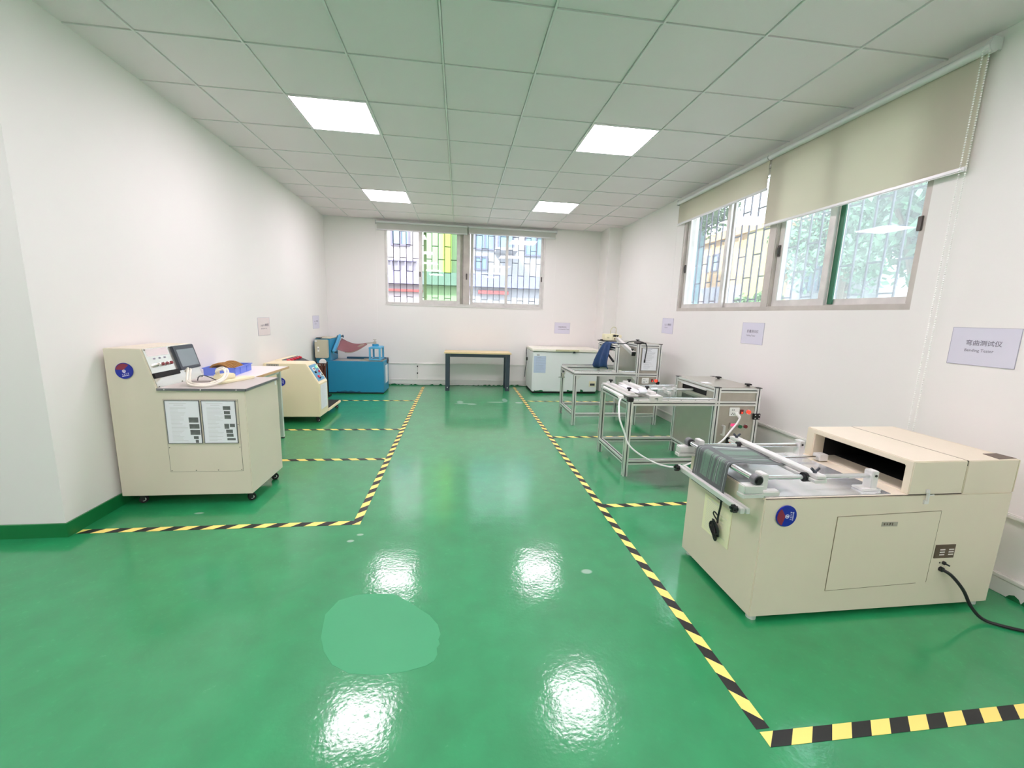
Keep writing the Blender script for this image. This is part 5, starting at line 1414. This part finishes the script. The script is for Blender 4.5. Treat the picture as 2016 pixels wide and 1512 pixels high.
# cable with plug hanging in a coil in front of the notice
cc = thing('coiled_cable', 'black cable with plug hanging in a tied coil before the yellow notice', 'cable', (1.32, 1.80, .28))
MB().box(1.302, 1.332, 1.765, 1.815, .49, .535).build('plug', BLACK, cc, bevel=.006)
MB().tube([(1.317, 1.787, .49), (1.318, 1.79, .45), (1.317, 1.796, .40), (1.32, 1.80, .36)], .005, 8, 5).build('lead', BLACK, cc)
rr = random.Random(4)
for k in range(6):
    c = Vector((1.316+.004*(k % 3), 1.80+.004*k, .335-.008*k)); a0 = rr.uniform(-.9, -.4); pts = []
    for i in range(13):
        a = 2*math.pi*i/12; u_, v_ = .034*math.cos(a)*(1+.2*k/6), .015*math.sin(a)
        pts.append(c+Vector((.004*math.sin(a*2+k), u_*math.cos(a0)-v_*math.sin(a0)+.01, u_*math.sin(a0)*-1.2-v_*math.cos(a0)*1.3)))
    MB().tube(pts, .0042, 7, 3).build('cable_loop', BLACK, cc, smooth_=True)
MB().tube([(1.318, 1.80, .40), (1.314, 1.825, .41), (1.314, 1.83, .395), (1.317, 1.80, .375)], .0035, 6, 6).build('cable_tie', BLACK, cc)

# ------------------------------------------------------------------ outside the windows
struct(B(-40, 45, -10, 45, -0.42, -0.30).build('ground', CONCRETE))
def building(name, label, x0, x1, y0, y1, z1, wall):
    t = thing(name, label, 'building', ((x0+x1)/2, (y0+y1)/2, -.3))
    B(x0, x1, y0, y1, -.3, z1).build('wall', wall, t)
    B(x0-.15, x1+.15, y0-.15, y1+.15, z1, z1+.3).build('roof_edge', wall, t)
    return t
def bwin(t, face, pos, a0, a1, z0, z1, gm=B_GLASS, fmm=B_FRAME, split=2):
    w = .06; f = MB()
    def put(a, c, d, e):
        if face == 'y': f.box(a, c, pos-.06, pos+.02, d, e)
        else: f.box(pos-.06, pos+.02, a, c, d, e)
    bars4(a0, a1, z0, z1, w, put)
    for k in range(1, split):
        m = a0+(a1-a0)*k/split; put(m-w/2, m+w/2, z0+w, z1-w)
    o = f.build('window', fmm, t)
    (B(a0+w, a1-w, pos-.02, pos+.01, z0+w, z1-w) if face == 'y' else B(pos-.02, pos+.01, a0+w, a1-w, z0+w, z1-w)).build('pane', gm, o)
wb = building('white_building', 'pale white building with lavender band seen through the back window', -10, 6.4, 14, 20, 8.5, B_WHITE)
B(-10, 6.4, 13.75, 14.0, 2.24, 2.64).build('lavender_band', B_LAV, wb)
B(-5, -1.2, 13.85, 14.0, 2.0, 2.07).build('red_strip', B_RED, wb); B(.6, 1.6, 13.85, 14.0, 2.02, 2.14).build('red_strip', B_RED, wb)
B(-.55, -.28, 13.8, 14.0, 2.64, 8.3).build('yellow_pilaster', B_YEL, wb)
bwin(wb, 'y', 14, -2.2, -1.6, 3.42, 4.3); bwin(wb, 'y', 14, .45, 1.12, 3.42, 4.4); bwin(wb, 'y', 14, .45, .9, 2.78, 3.24); bwin(wb, 'y', 14, 1.2, 1.75, 3.42, 4.2, split=1); bwin(wb, 'y', 14, 2.1, 2.9, 3.3, 4.3)
B(1.1, 1.8, 13.2, 14.0, 3.34, 3.42).build('balcony_slab', B_WHITE, wb)
for i in range(14): B(-4.4+.22*i, -4.36+.22*i, 13.9, 13.96, 2.64, 2.95).build('railing_bar', B_LAV, wb)
B(-4.45, -1.4, 13.88, 13.98, 2.95, 3.0).build('railing_top', B_LAV, wb)
ob = building('orange_building', 'orange and yellow building seen through the far half of the right window', 10.5, 15, 12.9, 18.5, 4.6, B_ORANGE)
B(10.4, 10.5, 12.9, 14.5, 2.0, 4.9).build('yellow_panel', B_YEL, ob); B(10.4, 10.5, 14.5, 18.5, -.3, 2.75).build('white_base', B_WHITE, ob)
bwin(ob, 'x', 10.5, 16.2, 17.0, 3.4, 4.1)
for i in range(4): B(10.42, 10.5, 14.9+.85*i, 14.98+.85*i, 2.75, 4.5).build('orange_pilaster', B_ORANGE, ob)
wh = building('white_annex', 'small white annex with barred windows behind the trees', 10.5, 14, 9.4, 12.4, 3.4, B_WHITE)
bwin(wh, 'x', 10.5, 11.0, 11.8, 2.3, 3.2, split=4)
pb = building('cyan_pillar', 'pale cyan pillar at the far edge of the right window view', 7.2, 7.45, 12.35, 13.4, 7, B_CYAN)
def tree(label, base, h, crown, rx, rz, n, m, seed):
    rr = random.Random(seed); base = Vector(base)
    t = thing('tree', label, 'tree', base, 'trees outside the right window')
    top = base+Vector((0, 0, h))
    MB().tube([base, base+Vector((.1, .05, h*.5)), top], [.16, .12, .06], 10).build('trunk', BARK, t, smooth_=True)
    for k in range(5):
        a = rr.uniform(0, 6.28); q = Vector(crown)+Vector((math.cos(a)*rx*.6, math.sin(a)*rx*.6, rr.uniform(-.3, .5)*rz))
        MB().tube([base+Vector((.1, .05, h*.55)), (base+Vector((0, 0, h*.75))+q)/2, q], [.06, .045, .02], 7).build('branch', BARK, t, smooth_=True)
    b = MB(); cl = [Vector(crown)+Vector((rr.uniform(-1, 1)*rx*.75, rr.uniform(-1, 1)*rx*.75, rr.uniform(-1, 1)*rz*.75)) for _ in range(26)]
    vs = []; fs = []
    for i in range(n):
        c = rr.choice(cl)+Vector((rr.gauss(0, .28)*rx*.55, rr.gauss(0, .28)*rx*.55, rr.gauss(0, .28)*rz*.6))
        d = Vector((rr.gauss(0, 1), rr.gauss(0, 1), rr.gauss(0, 1))).normalized(); e_ = d.orthogonal().normalized(); e_ = (Matrix.Rotation(rr.uniform(0, 6.28), 3, d) @ e_)
        s_ = rr.uniform(.05, .10); k = len(vs)
        vs += [c-d*s_, c+e_*s_*.5, c+d*s_, c-e_*s_*.5]; fs.append((k, k+1, k+2, k+3))
    b.v = vs; b.f = fs
    o = b.build('foliage', m, t, normals=False); o['kind'] = 'stuff'
tree('leafy green tree right outside the near half of the right window', (7.2, 5.7, -.3), 3.0, (7.0, 5.6, 3.4), 1.5, 1.5, 12000, LEAF2, 1)
tree('leafy tree standing behind the near pane of the right window', (9.0, 9.0, -.3), 3.4, (9.0, 9.1, 4.0), 1.3, 1.7, 11000, LEAF2, 2)
tree('tree with hanging leaves high behind the far pane of the right window', (5.9, 12.2, -.3), 4.4, (6.6, 10.9, 5.0), 1.25, 1.1, 7000, LEAF, 3)
tree('low leafy shrub tree below the yellow panel outside', (8.6, 10.9, -.3), 1.0, (8.6, 10.9, 1.7), .6, .5, 2200, LEAF, 4)
